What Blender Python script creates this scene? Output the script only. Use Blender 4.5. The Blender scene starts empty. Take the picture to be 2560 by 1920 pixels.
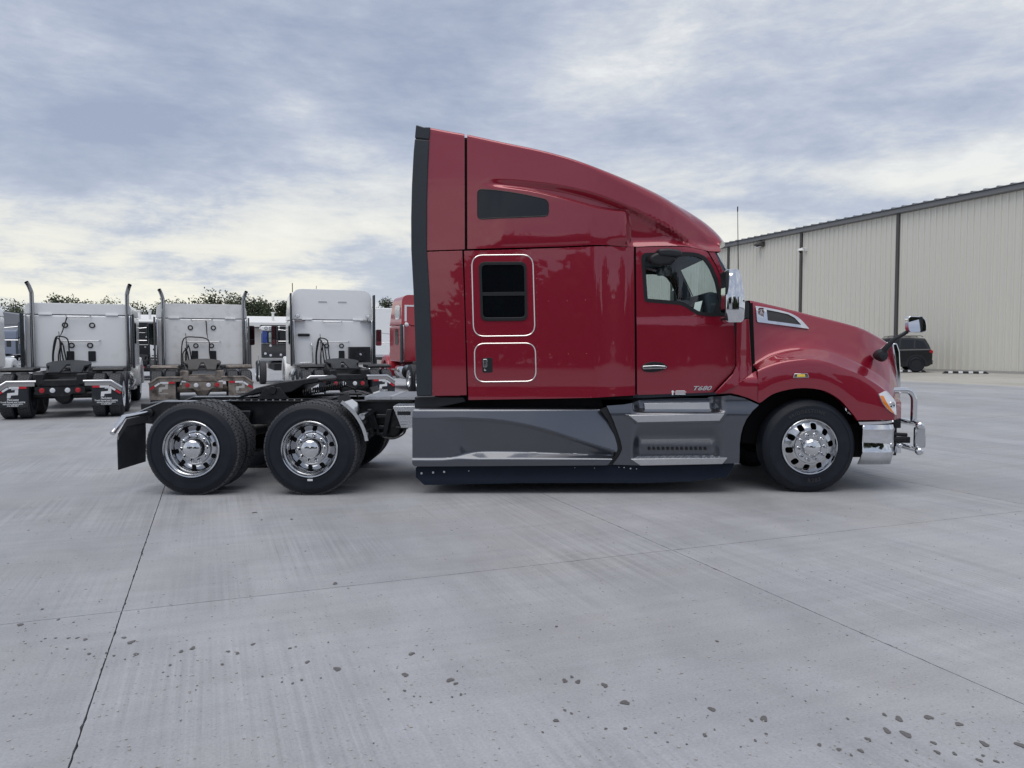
import bpy, bmesh, math, random
from mathutils import Vector, Matrix
R = math.radians
sc = bpy.context.scene
C = sc.collection
rnd = random.Random(7)

# ------------------------------------------------------------------ camera
F = 1923.0; HZ = 871.0; H = 1.61
PIT = math.atan((960 - HZ) / F)
cam = bpy.data.cameras.new('camera')
cam.sensor_width = 36.0
cam.lens = 36.0 * F / 2560.0
cam.clip_start = 0.05; cam.clip_end = 3000
camo = bpy.data.objects.new('camera', cam); C.objects.link(camo)
camo.location = (0, 0, H); camo.rotation_euler = (math.pi/2 - PIT, 0, 0)
sc.camera = camo

# ------------------------------------------------------------------ sky, sun, exposure
SUN_EL, SUN_AZ = R(70), R(205)       # azimuth measured clockwise from +Y
w = bpy.data.worlds.new('World'); sc.world = w; w.use_nodes = True
nt = w.node_tree; nt.nodes.clear()
def N(t, **kw):
    n = nt.nodes.new(t)
    for k, v in kw.items(): setattr(n, k, v)
    return n
L = nt.links.new
def M_(op, a, b=None, c=None, clamp=False):
    n = N('ShaderNodeMath', operation=op, use_clamp=clamp)
    for i, x in enumerate((a, b, c)):
        if x is None: continue
        if isinstance(x, (int, float)): n.inputs[i].default_value = x
        else: L(x, n.inputs[i])
    return n.outputs[0]
def ramp(fac, stops, interp='LINEAR'):
    n = N('ShaderNodeValToRGB'); e = n.color_ramp.elements
    n.color_ramp.interpolation = interp
    while len(e) < len(stops): e.new(0.5)
    for el, (p, c) in zip(e, stops):
        el.position = p; el.color = (*c, 1)
    L(fac, n.inputs[0]); return n.outputs[0]
def mixc(fac, a, b, mode='MIX'):
    n = N('ShaderNodeMix', data_type='RGBA', blend_type=mode)
    if isinstance(fac, (int, float)): n.inputs[0].default_value = fac
    else: L(fac, n.inputs[0])
    for i, x in ((6, a), (7, b)):
        if isinstance(x, tuple): n.inputs[i].default_value = (*x, 1)
        else: L(x, n.inputs[i])
    return n.outputs[2]
def mapr(v, a, b, c, d, smooth=True):
    n = N('ShaderNodeMapRange', interpolation_type='SMOOTHSTEP' if smooth else 'LINEAR')
    L(v, n.inputs[0])
    for i, x in enumerate((a, b, c, d)): n.inputs[i+1].default_value = x
    return n.outputs[0]
tc = N('ShaderNodeTexCoord')
sep = N('ShaderNodeSeparateXYZ'); L(tc.outputs['Generated'], sep.inputs[0])
dx, dy, dz = sep.outputs
cmb = N('ShaderNodeCombineXYZ'); L(dx, cmb.inputs[0]); L(dy, cmb.inputs[1]); L(M_('MULTIPLY', M_('POWER', M_('MAXIMUM', dz, 0.0), .85), 2.3), cmb.inputs[2])
def noise(scale, det, rough, dist, off=(0, 0, 0), stretch=(1, 1, 1)):
    mp = N('ShaderNodeMapping'); mp.inputs[1].default_value = off; mp.inputs[3].default_value = stretch
    L(cmb.outputs[0], mp.inputs[0])
    n = N('ShaderNodeTexNoise'); L(mp.outputs[0], n.inputs['Vector'])
    n.inputs['Scale'].default_value = scale; n.inputs['Detail'].default_value = det
    n.inputs['Roughness'].default_value = rough; n.inputs['Distortion'].default_value = dist
    return n.outputs[0]
def blob(px, py, rx, rz):
    """soft cloud mass / gap centred on a compass direction of the sky"""
    ax = (px-1280)/F; el = (HZ-py)/F
    d = Vector((ax, 1, el)).normalized()
    s = N('ShaderNodeVectorMath', operation='SUBTRACT'); L(tc.outputs['Generated'], s.inputs[0]); s.inputs[1].default_value = d
    m = N('ShaderNodeVectorMath', operation='MULTIPLY'); L(s.outputs[0], m.inputs[0]); m.inputs[1].default_value = (1/rx, 1/rx, 1/rz)
    ln = N('ShaderNodeVectorMath', operation='LENGTH'); L(m.outputs[0], ln.inputs[0])
    return mapr(ln.outputs['Value'], 0, 1, 1, 0)
n1 = noise(3.1, 13, 0.60, 0.2, (2.3, 0.4, 0))
n2 = noise(1.3, 3, 0.5, 0.3, (0.7, 5.1, 0))
n3 = noise(10.0, 11, 0.68, 0.25, (4.0, 1.0, 0), (0.9, 1.0, 1.5))
val = M_('ADD', M_('ADD', M_('MULTIPLY', n1, 0.58), M_('MULTIPLY', n2, 0.22)), M_('MULTIPLY', n3, 0.24))
val = M_('ADD', M_('MULTIPLY', M_('SUBTRACT', val, .52), 1.3), .514)
for (px, py, rx, rz, a) in ((700, 190, .42, .15, -.085), (1240, 120, .26, .08, -.05), (2000, 300, .36, .07, -.055), (250, 330, .3, .08, -.04), (180, 620, .26, .04, -.03),
                            (1500, 160, .20, .10, .075), (90, 120, .22, .10, .06), (2350, 430, .34, .04, .08), (640, 580, .42, .06, .10), (1400, 240, .2, .06, .05),
                            (1830, 570, .2, .05, .10), (950, 660, .3, .04, -.045), (2300, 120, .3, .08, .03), (1800, 520, .14, .02, -.05)):
    val = M_('ADD', val, M_('MULTIPLY', blob(px, py, rx, rz), a*1.25))
cloud = ramp(val, [(0.34, (.290, .335, .440)), (0.43, (.350, .395, .495)), (0.51, (.430, .470, .555)), (0.58, (.535, .562, .605)), (0.67, (.70, .71, .71))])
gap = mapr(val, .47, .60, .12, 1)
low = mapr(dz, .02, .27, 1, 0)
face = mapr(dy, -.6, .9, .2, 1)
warmf = M_('MULTIPLY', M_('MULTIPLY', gap, low), face, clamp=True)
col = mixc(warmf, cloud, (.80, .77, .655))
hazef = M_('MULTIPLY', mapr(dz, 0, .07, .5, 0), 1.0)
col = mixc(hazef, col, (.70, .74, .78))
sky = N('ShaderNodeTexSky', sky_type='NISHITA'); sky.sun_disc = False
sky.sun_elevation = SUN_EL; sky.sun_rotation = SUN_AZ
skys = mixc(1.0, sky.outputs[0], (.07, .07, .07), 'MULTIPLY')
col = mixc(0.12, col, skys)
bg = N('ShaderNodeBackground'); L(col, bg.inputs[0]); bg.inputs[1].default_value = 1.0
wo = N('ShaderNodeOutputWorld'); L(bg.outputs[0], wo.inputs[0])

sun = bpy.data.lights.new('sun', 'SUN'); sun.energy = 1.5; sun.angle = R(56); sun.color = (1, .96, .9)
suno = bpy.data.objects.new('sun', sun); C.objects.link(suno)
sd = Vector((math.sin(SUN_AZ)*math.cos(SUN_EL), math.cos(SUN_AZ)*math.cos(SUN_EL), math.sin(SUN_EL)))
suno.rotation_euler = (-sd).to_track_quat('-Z', 'Y').to_euler(); suno.location = sd*50
sc.view_settings.view_transform = 'Standard'; sc.view_settings.look = 'None'
sc.view_settings.exposure = 0.38; sc.view_settings.gamma = 1.0; sc.view_settings.use_curve_mapping = False
sc.cycles.use_denoising = True
sc.cycles.max_bounces = 8; sc.cycles.transparent_max_bounces = 16

# ------------------------------------------------------------------ measuring
_c, _s = math.cos(PIT), math.sin(PIT)
def at(px, py, Y):
    """photo pixel -> (X, Z) on the upright plane Y metres ahead of the camera"""
    a = (960 - py) / F
    z = Y * (a*_c - _s) / (_c + a*_s)
    return (px - 1280) / F * (Y*_c - z*_s), z + H
def gnd(px, py, z=0.0):
    a = (960 - py) / F
    Y = (z - H) * (_c + a*_s) / (a*_c - _s)
    return Vector((at(px, py, Y)[0], Y, z))
A_LOT = R(21.3)
UV = Vector((-math.sin(A_LOT), math.cos(A_LOT), 0)); VV = Vector((math.cos(A_LOT), math.sin(A_LOT), 0))
def lot(u, v, z=0.0): return UV*u + VV*v + Vector((0, 0, z))
def gh(v): return 0.5 * max(0.0, min(1.0, (v - 9.5) / 21.0))

# ------------------------------------------------------------------ materials
MATS = {}
def mat(name, col, rough=.5, metal=0, spec=.5, coat=0, coat_r=.03, ior=1.5, emit=None, vary=0, vscale=6, bump=0, bscale=40, rvary=0, dirt=None, dscale=2, dpos=(.5, .7)):
    if name in MATS: return MATS[name]
    m = bpy.data.materials.new(name); m.use_nodes = True; t = m.node_tree; b = t.nodes['Principled BSDF']
    b.inputs['Base Color'].default_value = (*col, 1); b.inputs['Roughness'].default_value = rough
    b.inputs['Metallic'].default_value = metal; b.inputs['Specular IOR Level'].default_value = spec
    b.inputs['Coat Weight'].default_value = coat; b.inputs['Coat Roughness'].default_value = coat_r; b.inputs['IOR'].default_value = ior
    if emit: b.inputs['Emission Color'].default_value = (*emit[0], 1); b.inputs['Emission Strength'].default_value = emit[1]
    if vary or bump or dirt or rvary:
        tcn = t.nodes.new('ShaderNodeTexCoord')
        def nz(s, d=5):
            n = t.nodes.new('ShaderNodeTexNoise'); n.inputs['Scale'].default_value = s; n.inputs['Detail'].default_value = d
            t.links.new(tcn.outputs['Object'], n.inputs['Vector']); return n
        out = None
        if vary:
            n = nz(vscale); mx = t.nodes.new('ShaderNodeMix'); mx.data_type = 'RGBA'
            t.links.new(n.outputs[0], mx.inputs[0])
            mx.inputs[6].default_value = (*[max(0, x*(1-vary)) for x in col], 1); mx.inputs[7].default_value = (*[min(1, x*(1+vary)) for x in col], 1)
            out = mx.outputs[2]
        if dirt:
            n = nz(dscale, 8); mr = t.nodes.new('ShaderNodeMapRange'); t.links.new(n.outputs[0], mr.inputs[0])
            mr.inputs[1].default_value, mr.inputs[2].default_value = dpos
            mx = t.nodes.new('ShaderNodeMix'); mx.data_type = 'RGBA'; t.links.new(mr.outputs[0], mx.inputs[0])
            if out: t.links.new(out, mx.inputs[6])
            else: mx.inputs[6].default_value = (*col, 1)
            mx.inputs[7].default_value = (*dirt, 1); out = mx.outputs[2]
        if out: t.links.new(out, b.inputs['Base Color'])
        if rvary:
            n = nz(vscale*1.7); mr = t.nodes.new('ShaderNodeMapRange'); t.links.new(n.outputs[0], mr.inputs[0])
            mr.inputs[3].default_value = max(0, rough-rvary); mr.inputs[4].default_value = rough+rvary
            t.links.new(mr.outputs[0], b.inputs['Roughness'])
        if bump:
            n = nz(bscale, 4); bp = t.nodes.new('ShaderNodeBump'); bp.inputs['Strength'].default_value = bump; bp.inputs['Distance'].default_value = .01
            t.links.new(n.outputs[0], bp.inputs['Height']); t.links.new(bp.outputs[0], b.inputs['Normal'])
    MATS[name] = m; return m
def glass(name, tint, base_refl=.04):
    m = bpy.data.materials.new(name); m.use_nodes = True; t = m.node_tree; t.nodes.clear()
    tr = t.nodes.new('ShaderNodeBsdfTransparent'); tr.inputs[0].default_value = (*tint, 1)
    gl = t.nodes.new('ShaderNodeBsdfGlossy'); gl.inputs[1].default_value = .02
    # Schlick reflectance of a thin pane, the same from both sides
    ge = t.nodes.new('ShaderNodeNewGeometry'); dt = t.nodes.new('ShaderNodeVectorMath'); dt.operation = 'DOT_PRODUCT'
    t.links.new(ge.outputs['Normal'], dt.inputs[0]); t.links.new(ge.outputs['Incoming'], dt.inputs[1])
    def mm(op, x, y):
        n = t.nodes.new('ShaderNodeMath'); n.operation = op
        for i, q in enumerate((x, y)):
            if q is None: continue
            if isinstance(q, (int, float)): n.inputs[i].default_value = q
            else: t.links.new(q, n.inputs[i])
        return n.outputs[0]
    fr_ = mm('ADD', mm('MULTIPLY', mm('POWER', mm('SUBTRACT', 1.0, mm('ABSOLUTE', dt.outputs['Value'], None)), 5.0), .92), .08)
    mx = t.nodes.new('ShaderNodeMixShader'); o = t.nodes.new('ShaderNodeOutputMaterial')
    t.links.new(fr_, mx.inputs[0]); t.links.new(tr.outputs[0], mx.inputs[1]); t.links.new(gl.outputs[0], mx.inputs[2]); t.links.new(mx.outputs[0], o.inputs[0])
    MATS[name] = m; return m
red = mat('red_paint', (.255, .0020, .020), .36, .4, .5, 1.0, .02, 1.5, vary=.04, vscale=300)
red.node_tree.nodes['Principled BSDF'].inputs['Coat IOR'].default_value = 1.62
red2 = mat('red_paint_background', (.36, .012, .03), .4, .1, .5, .8, .05)
grey = mat('grey_paint', (.080, .088, .108), .34, .85, .5, 1.0, .03)
grey.node_tree.nodes['Principled BSDF'].inputs['Coat IOR'].default_value = 1.65
white = mat('white_paint', (.86, .87, .88), .35, 0, .5, .6, .08, dirt=(.74, .74, .74), dscale=3, dpos=(.55, .95))
chrome = mat('chrome', (.68, .69, .71), .05, 1)
alu = mat('polished_aluminium', (.56, .57, .59), .16, 1, rvary=.06, vscale=8)
brushed = mat('brushed_aluminium', (.62, .63, .65), .34, 1, vary=.1, vscale=20, bump=.1, bscale=120)
rubber = mat('tyre_rubber', (.0085, .0115, .018), .55, 0, .3, vary=.25, vscale=9, bump=.15, bscale=160, dirt=(.022, .025, .032), dscale=3, dpos=(.52, .9))
treadm = mat('tread_rubber', (.066, .068, .074), .7, 0, .3, vary=.3, vscale=14)  # paler than the sidewalls: grazing sky sheen put into the tread colour
blackpl = mat('black_plastic', (.014, .016, .020), .48, 0, .4, vary=.2, vscale=12, bump=.08, bscale=300)
extend = mat('extender_rubber', (.020, .026, .034), .5, 0, .45, vary=.15, vscale=4)
skirtrub = mat('skirt_rubber', (.006, .011, .022), .5, 0, .18, vary=.3, vscale=6, bump=.1, bscale=30)
frameb = mat('frame_black', (.010, .011, .014), .42, .2, .5, vary=.35, vscale=14, bump=.15, bscale=60, dirt=(.035, .034, .034), dscale=7, dpos=(.5, .8))
cast = mat('cast_iron', (.022, .024, .028), .45, .5, .5, vary=.3, vscale=20, bump=.3, bscale=40)
dark = mat('dark_cavity', (.006, .006, .007), .8, 0, .2)
intr = mat('cab_lining', (.075, .090, .110), .7, 0, .3, vary=.1, vscale=10)
seal = mat('window_seal', (.009, .010, .012), .5, 0, .4)
blkglass = mat('dark_tinted_glass', (.004, .005, .007), .04, 0, .5)
greyglass = mat('grey_tinted_glass', (.007, .010, .016), .10, 0, .4)
amber = mat('amber_lens', (.75, .22, .02), .15, 0, .5, .6)
yell = mat('yellow_lens', (.85, .62, .08), .2, 0, .5, .6)
redl = mat('red_lens', (.40, .008, .015), .2, 0, .5, .6)
clearl = mat('clear_lens', (.72, .74, .77), .12, .2, .6, .6)
printw = mat('white_print', (.72, .73, .75), .6)
redp = mat('red_reflector', (.55, .015, .03), .4)
maroon = mat('emblem_maroon', (.10, .012, .025), .4)
flapm = mat('flap_black', (.020, .024, .030), .6, 0, .35, vary=.25, vscale=10, dirt=(.05, .05, .05), dscale=5, dpos=(.5, .8))
brownd = mat('dirty_brown', (.23, .20, .18), .8, 0, .2, vary=.35, vscale=9, dirt=(.06, .05, .045), dscale=5, dpos=(.45, .7))
wglass = glass('windscreen_glass', (.72, .80, .80))
dglass = glass('door_glass', (.80, .88, .88))

# ------------------------------------------------------------------ mesh helpers
def link(name, me, m, parent=None, kind=None):
    o = bpy.data.objects.new(name, me); C.objects.link(o)
    if m and not me.materials: me.materials.append(m)
    if parent: o.parent = parent
    if kind: o['kind'] = kind
    return o
def ob(name, bm, m, parent=None, smooth=38, bevel=0, seg=2, kind=None, recalc=True):
    if recalc: bmesh.ops.recalc_face_normals(bm, faces=bm.faces)
    me = bpy.data.meshes.new(name); bm.to_mesh(me); bm.free()
    if smooth:
        me.shade_smooth(); me.set_sharp_from_angle(angle=R(smooth))
    o = link(name, me, m, parent, kind)
    if bevel:
        md = o.modifiers.new('bevel', 'BEVEL'); md.width = bevel; md.segments = seg; md.limit_method = 'ANGLE'; md.angle_limit = R(40)
    return o
def thing(name, label, cat, loc=(0, 0, 0), rz=0, group=None):
    o = bpy.data.objects.new(name, None); C.objects.link(o); o.empty_display_size = .3
    o.location = loc; o.rotation_euler = (0, 0, rz); tag(o, label, cat, group); return o
def tag(o, label, cat, group=None):
    o['label'] = label; o['category'] = cat
    if group: o['group'] = group
    return o
def B(): return bmesh.new()
def bx(bm, x0, x1, y0, y1, z0, z1, mx=None):
    vs = [bm.verts.new((x, y, z)) for z in (z0, z1) for y in (y0, y1) for x in (x0, x1)]
    for f in ((0, 2, 3, 1), (4, 5, 7, 6), (0, 1, 5, 4), (2, 6, 7, 3), (0, 4, 6, 2), (1, 3, 7, 5)):
        bm.faces.new([vs[i] for i in f])
    if mx is not None: bmesh.ops.transform(bm, matrix=mx, verts=vs)
    return vs
def prism(bm, pts, a, b, ax='y'):
    """polygon of 2-D points, extruded along one axis from a to b"""
    def P(p, t): return {'y': (p[0], t, p[1]), 'x': (t, p[0], p[1]), 'z': (p[0], p[1], t)}[ax]
    v0 = [bm.verts.new(P(p, a)) for p in pts]; v1 = [bm.verts.new(P(p, b)) for p in pts]
    n = len(pts); bm.faces.new(v0); bm.faces.new(v1[::-1])
    for i in range(n): bm.faces.new((v0[i], v1[i], v1[(i+1) % n], v0[(i+1) % n]))
    return v0 + v1
def tube(bm, path, r, seg=10, closed=False, cap=True):
    path = [Vector(p) for p in path]; n = len(path); rings = []
    up = None
    for i, p in enumerate(path):
        d = (path[(i+1) % n] - path[i-1]) if closed or 0 < i < n-1 else (path[1]-path[0] if i == 0 else path[-1]-path[-2])
        d.normalize()
        if up is None:
            up = Vector((0, 0, 1)) if abs(d.z) < .9 else Vector((1, 0, 0))
        s = d.cross(up).normalized(); up = s.cross(d).normalized()
        rr = r[i] if isinstance(r, (list, tuple)) else r
        rings.append([bm.verts.new(p + s*math.cos(2*math.pi*k/seg)*rr + up*math.sin(2*math.pi*k/seg)*rr) for k in range(seg)])
    for i in range(n if closed else n-1):
        a, b = rings[i], rings[(i+1) % n]
        for k in range(seg): bm.faces.new((a[k], a[(k+1) % seg], b[(k+1) % seg], b[k]))
    if cap and not closed: bm.faces.new(rings[0]); bm.faces.new(rings[-1][::-1])
def lathe(bm, prof, seg=48, o=(0, 0, 0), ax='y', closed=False):
    """(radius, position along the axis) profile turned round an axis through o"""
    rings = []
    for r, h in prof:
        ring = []
        for k in range(seg):
            a = 2*math.pi*k/seg; c, s = math.cos(a)*r, math.sin(a)*r
            p = {'y': (c, h, s), 'x': (h, c, s), 'z': (c, s, h)}[ax]
            ring.append(bm.verts.new((o[0]+p[0], o[1]+p[1], o[2]+p[2])))
        rings.append(ring)
    for i in range(len(rings) - (0 if closed else 1)):
        a, b = rings[i], rings[(i+1) % len(rings)]
        for k in range(seg): bm.faces.new((a[k], a[(k+1) % seg], b[(k+1) % seg], b[k]))
    if not closed:
        if prof[0][0] > .001: bm.faces.new(rings[0])
        if prof[-1][0] > .001: bm.faces.new(rings[-1][::-1])
    bmesh.ops.remove_doubles(bm, verts=bm.verts, dist=1e-5)
def rrect(x0, x1, z0, z1, r, n=5):
    out = []
    for cx, cz, a0 in ((x1-r, z1-r, 0), (x0+r, z1-r, 90), (x0+r, z0+r, 180), (x1-r, z0+r, 270)):
        for k in range(n+1):
            a = R(a0 + 90*k/n); out.append((cx+math.cos(a)*r, cz+math.sin(a)*r))
    return out
def roundpoly(pts, r, n=4):
    """polygon with its corners rounded"""
    out = []; m = len(pts)
    for i in range(m):
        p = Vector(pts[i]); a = Vector(pts[i-1]) - p; b = Vector(pts[(i+1) % m]) - p
        rr = r[i] if isinstance(r, (list, tuple)) else r
        t = min(rr, a.length*.48, b.length*.48)
        if t < 1e-4: out.append(tuple(p)); continue
        p0 = p + a.normalized()*t; p1 = p + b.normalized()*t
        for k in range(n+1):
            q = k/n; out.append(tuple(p0*(1-q)**2 + p*2*q*(1-q) + p1*q*q))
    return out
def sstep(a, b, x):
    t = max(0.0, min(1.0, (x-a)/(b-a))); return t*t*(3-2*t)
def spl(pts):
    """smooth curve y(x) through points sorted by x"""
    pts = sorted(pts); xs = [p[0] for p in pts]; ys = [p[1] for p in pts]; n = len(pts)
    ms = []
    for i in range(n):
        if i == 0: ms.append((ys[1]-ys[0])/(xs[1]-xs[0]))
        elif i == n-1: ms.append((ys[-1]-ys[-2])/(xs[-1]-xs[-2]))
        else: ms.append((ys[i+1]-ys[i-1])/(xs[i+1]-xs[i-1]))
    def f(x):
        if x <= xs[0]: return ys[0]
        if x >= xs[-1]: return ys[-1]
        i = max(k for k in range(n-1) if xs[k] <= x); h = xs[i+1]-xs[i]; t = (x-xs[i])/h
        return (2*t**3-3*t*t+1)*ys[i] + (t**3-2*t*t+t)*h*ms[i] + (-2*t**3+3*t*t)*ys[i+1] + (t**3-t*t)*h*ms[i+1]
    return f
def catmull(pts, n=5):
    out = []; m = len(pts); P = [Vector(p) for p in pts]
    for i in range(m-1):
        p0, p1, p2, p3 = P[max(i-1, 0)], P[i], P[i+1], P[min(i+2, m-1)]
        for k in range(n):
            t = k/n
            out.append(.5*((2*p1) + (p2-p0)*t + (2*p0-5*p1+4*p2-p3)*t*t + (3*p1-p0-3*p2+p3)*t**3))
    out.append(P[-1]); return out
def flat(poly, holes=(), step=.05, y=0.0):
    """gridded flat sheet in the x-z plane with holes"""
    bm = B(); ed = []
    for lp in [poly] + list(holes):
        vs = [bm.verts.new((p[0], y, p[1])) for p in lp]
        for i in range(len(vs)): ed.append(bm.edges.new((vs[i], vs[(i+1) % len(vs)])))
    if holes:
        bmesh.ops.triangle_fill(bm, edges=ed, use_beauty=True, use_dissolve=False, normal=(0, -1, 0))
        bmesh.ops.dissolve_limit(bm, angle_limit=.02, verts=bm.verts, edges=bm.edges)
    else:
        bm.faces.new(bm.verts)
    if step:
        for ax in (0, 2):
            lo = min(p[0 if ax == 0 else 1] for p in poly); hi = max(p[0 if ax == 0 else 1] for p in poly)
            k = int((hi-lo)/step)
            for i in range(1, k+1):
                co = [0, 0, 0]; co[ax] = lo + (hi-lo)*i/(k+1); no = [0, 0, 0]; no[ax] = 1
                bmesh.ops.bisect_plane(bm, geom=bm.verts[:]+bm.edges[:]+bm.faces[:], plane_co=co, plane_no=no, dist=1e-5)
    return bm
def panel(name, poly, hw, m, parent, holes=(), thick=.015, step=.05, bevel=.004, smooth=30, off=0.0):
    """side panel: sheet standing on the near side at y = -hw(x, z), thickened inwards"""
    bm = flat(poly, holes, step)
    for v in bm.verts: v.co.y = -(hw(v.co.x, v.co.z) if callable(hw) else hw) - off
    bmesh.ops.recalc_face_normals(bm, faces=bm.faces)
    if sum(f.normal.y for f in bm.faces) > 0: bmesh.ops.reverse_faces(bm, faces=bm.faces)
    be = [e for e in bm.edges if e.is_boundary]
    top = bm.faces[:]
    r = bmesh.ops.extrude_edge_only(bm, edges=be)
    nv = [g for g in r['geom'] if isinstance(g, bmesh.types.BMVert)]
    for v in nv: v.co.y += thick
    me = bpy.data.meshes.new(name); bm.to_mesh(me); bm.free()
    me.shade_smooth(); me.set_sharp_from_angle(angle=R(smooth))
    o = link(name, me, m, parent)
    if bevel:
        md = o.modifiers.new('bevel', 'BEVEL'); md.width = bevel; md.segments = 2; md.limit_method = 'ANGLE'; md.angle_limit = R(50)
    return o
def far(o):
    """the same part on the other side of the vehicle's centre line"""
    c = o.copy(); C.objects.link(c); c.scale.y = -c.scale.y; c.location.y = -c.location.y
    for ch in list(o.children):
        d = ch.copy(); C.objects.link(d); d.parent = c
    return c
def text_bm(s, size, extrude=.0006, shear=0.0, align='CENTER', space=1.0, bold=0.0):
    cu = bpy.data.curves.new('lettering', 'FONT'); cu.body = s; cu.size = size; cu.extrude = extrude; cu.shear = shear
    cu.align_x = align; cu.space_character = space; cu.resolution_u = 3; cu.offset = bold
    o = bpy.data.objects.new('lettering', cu); C.objects.link(o)
    dg = bpy.context.evaluated_depsgraph_get(); dg.update()
    me = bpy.data.meshes.new_from_object(o.evaluated_get(dg))
    bm = B(); bm.from_mesh(me); bpy.data.objects.remove(o); bpy.data.meshes.remove(me); bpy.data.curves.remove(cu)
    return bm
# ------------------------------------------------------------------ ground
def concrete(name, base, warm):
    m = bpy.data.materials.new(name); m.use_nodes = True; t = m.node_tree; b = t.nodes['Principled BSDF']
    def n_(ty, **k):
        n = t.nodes.new(ty)
        for a, v in k.items(): setattr(n, a, v)
        return n
    l = t.links.new
    geo = n_('ShaderNodeNewGeometry')
    rot = n_('ShaderNodeMapping'); rot.inputs[2].default_value = (0, 0, -A_LOT); l(geo.outputs['Position'], rot.inputs[0])
    def noi(scale, det, rough, st=(1, 1, 1), dist=0):
        mp = n_('ShaderNodeMapping'); mp.inputs[3].default_value = st; l(rot.outputs[0], mp.inputs[0])
        n = n_('ShaderNodeTexNoise'); l(mp.outputs[0], n.inputs['Vector'])
        n.inputs['Scale'].default_value = scale; n.inputs['Detail'].default_value = det; n.inputs['Roughness'].default_value = rough; n.inputs['Distortion'].default_value = dist
        return n.outputs[0]
    def mr(v, a, b_, c, d):
        n = n_('ShaderNodeMapRange'); l(v, n.inputs[0])
        for i, x in enumerate((a, b_, c, d)): n.inputs[i+1].default_value = x
        return n.outputs[0]
    def mul(a, b_):
        n = n_('ShaderNodeMath', operation='MULTIPLY')
        for i, x in enumerate((a, b_)):
            if isinstance(x, float): n.inputs[i].default_value = x
            else: l(x, n.inputs[i])
        return n.outputs[0]
    blot = mr(noi(.35, 5, .6),   .3, .7, .92, 1.07)
    blot2 = mr(noi(1.7, 8, .62, (1, .6, 1), .6), .3, .7, .90, 1.09)
    band = mr(noi(.9, 4, .55, (1, .22, 1)), .3, .7, .91, 1.08)
    stm = mr(noi(.45, 3, .5), .42, .60, 0, 1)
    streak_n = noi(1, 3, .6, (34, .30, 1))
    streak = mr(streak_n, .35, .65, -.11, .11)
    sk = n_('ShaderNodeMath', operation='MULTIPLY_ADD'); l(streak, sk.inputs[0]); l(stm, sk.inputs[1]); sk.inputs[2].default_value = 1
    cross = mr(noi(1, 3, .55, (.5, 9, 1)), .35, .65, .965, 1.035)
    grain = mr(noi(75, 4, .75), .3, .7, .86, 1.14)
    pits = mr(noi(38, 2, .5), .26, .34, .62, 1)
    oi = n_('ShaderNodeObjectInfo'); slab = mr(oi.outputs['Random'], 0, 1, .95, 1.05)
    f = mul(mul(mul(mul(mul(mul(blot, blot2), band), sk.outputs[0]), cross), mul(grain, pits)), slab)
    cc = n_('ShaderNodeMix', data_type='RGBA'); l(mr(noi(.6, 4, .6), .4, .65, 0, 1), cc.inputs[0])
    cc.inputs[6].default_value = (*base, 1); cc.inputs[7].default_value = (*warm, 1)
    vm = n_('ShaderNodeVectorMath', operation='SCALE'); l(cc.outputs[2], vm.inputs[0]); l(f, vm.inputs['Scale'])
    l(vm.outputs[0], b.inputs['Base Color'])
    b.inputs['Specular IOR Level'].default_value = .35
    l(mr(blot2, .9, 1.1, .62, .82), b.inputs['Roughness'])
    bp = n_('ShaderNodeBump'); bp.inputs['Strength'].default_value = .35; bp.inputs['Distance'].default_value = .004
    h = n_('ShaderNodeMath', operation='ADD'); l(grain, h.inputs[0]); l(mul(streak, stm), h.inputs[1])
    l(h.outputs[0], bp.inputs['Height']); l(bp.outputs[0], b.inputs['Normal'])
    return m
conc = concrete('concrete', (.308, .315, .338), (.314, .317, .328))
apronm = concrete('apron_concrete', (.365, .355, .33), (.38, .365, .325))
joint = mat('joint_sand', (.17, .168, .168), .9, 0, .2, vary=.4, vscale=9)
VL = [-44.5 + 4.1*i for i in range(10)] + [-4.6, -.54, 3.4, 7.8, 12.0, 16.2, 20.4, 24.6, 28.6, 32.8]
UL = [-13.7 + 6.3*i for i in range(3)] + [5.2 + 6.3*i for i in range(9)]
bm = B()
gu = [-700, -60, -13.7, 0, 20, 40, 55.6, 120, 900]; gv = [-900, -300, -44.5, -20, 0, 9.5, 12, 16, 20, 24, 30.5, 33, 60, 300, 900]
gr = [[bm.verts.new(lot(u, v, gh(v) - .028)) for v in gv] for u in gu]
for i in range(len(gu)-1):
    for j in range(len(gv)-1): bm.faces.new((gr[i][j], gr[i][j+1], gr[i+1][j+1], gr[i+1][j]))
ground = ob('ground', bm, joint, smooth=0, kind='structure')
bm = B()
def strip(u0, u1, v0, v1):
    vs = [v0] + [x for x in (9.5, 30.5) if v0 < x < v1] + [v1]
    for a, b in zip(vs, vs[1:]):
        bm.faces.new([bm.verts.new(lot(u, v, gh(v) - .004)) for u, v in ((u0, a), (u0, b), (u1, b), (u1, a))])
strip(UL[-1], 700, -300, 300); strip(-60, UL[0], -300, 300); strip(UL[0], UL[-1], -300, VL[0]); strip(UL[0], UL[-1], VL[-1], 300)
ob('pavement', bm, conc, smooth=0, kind='structure')
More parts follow.
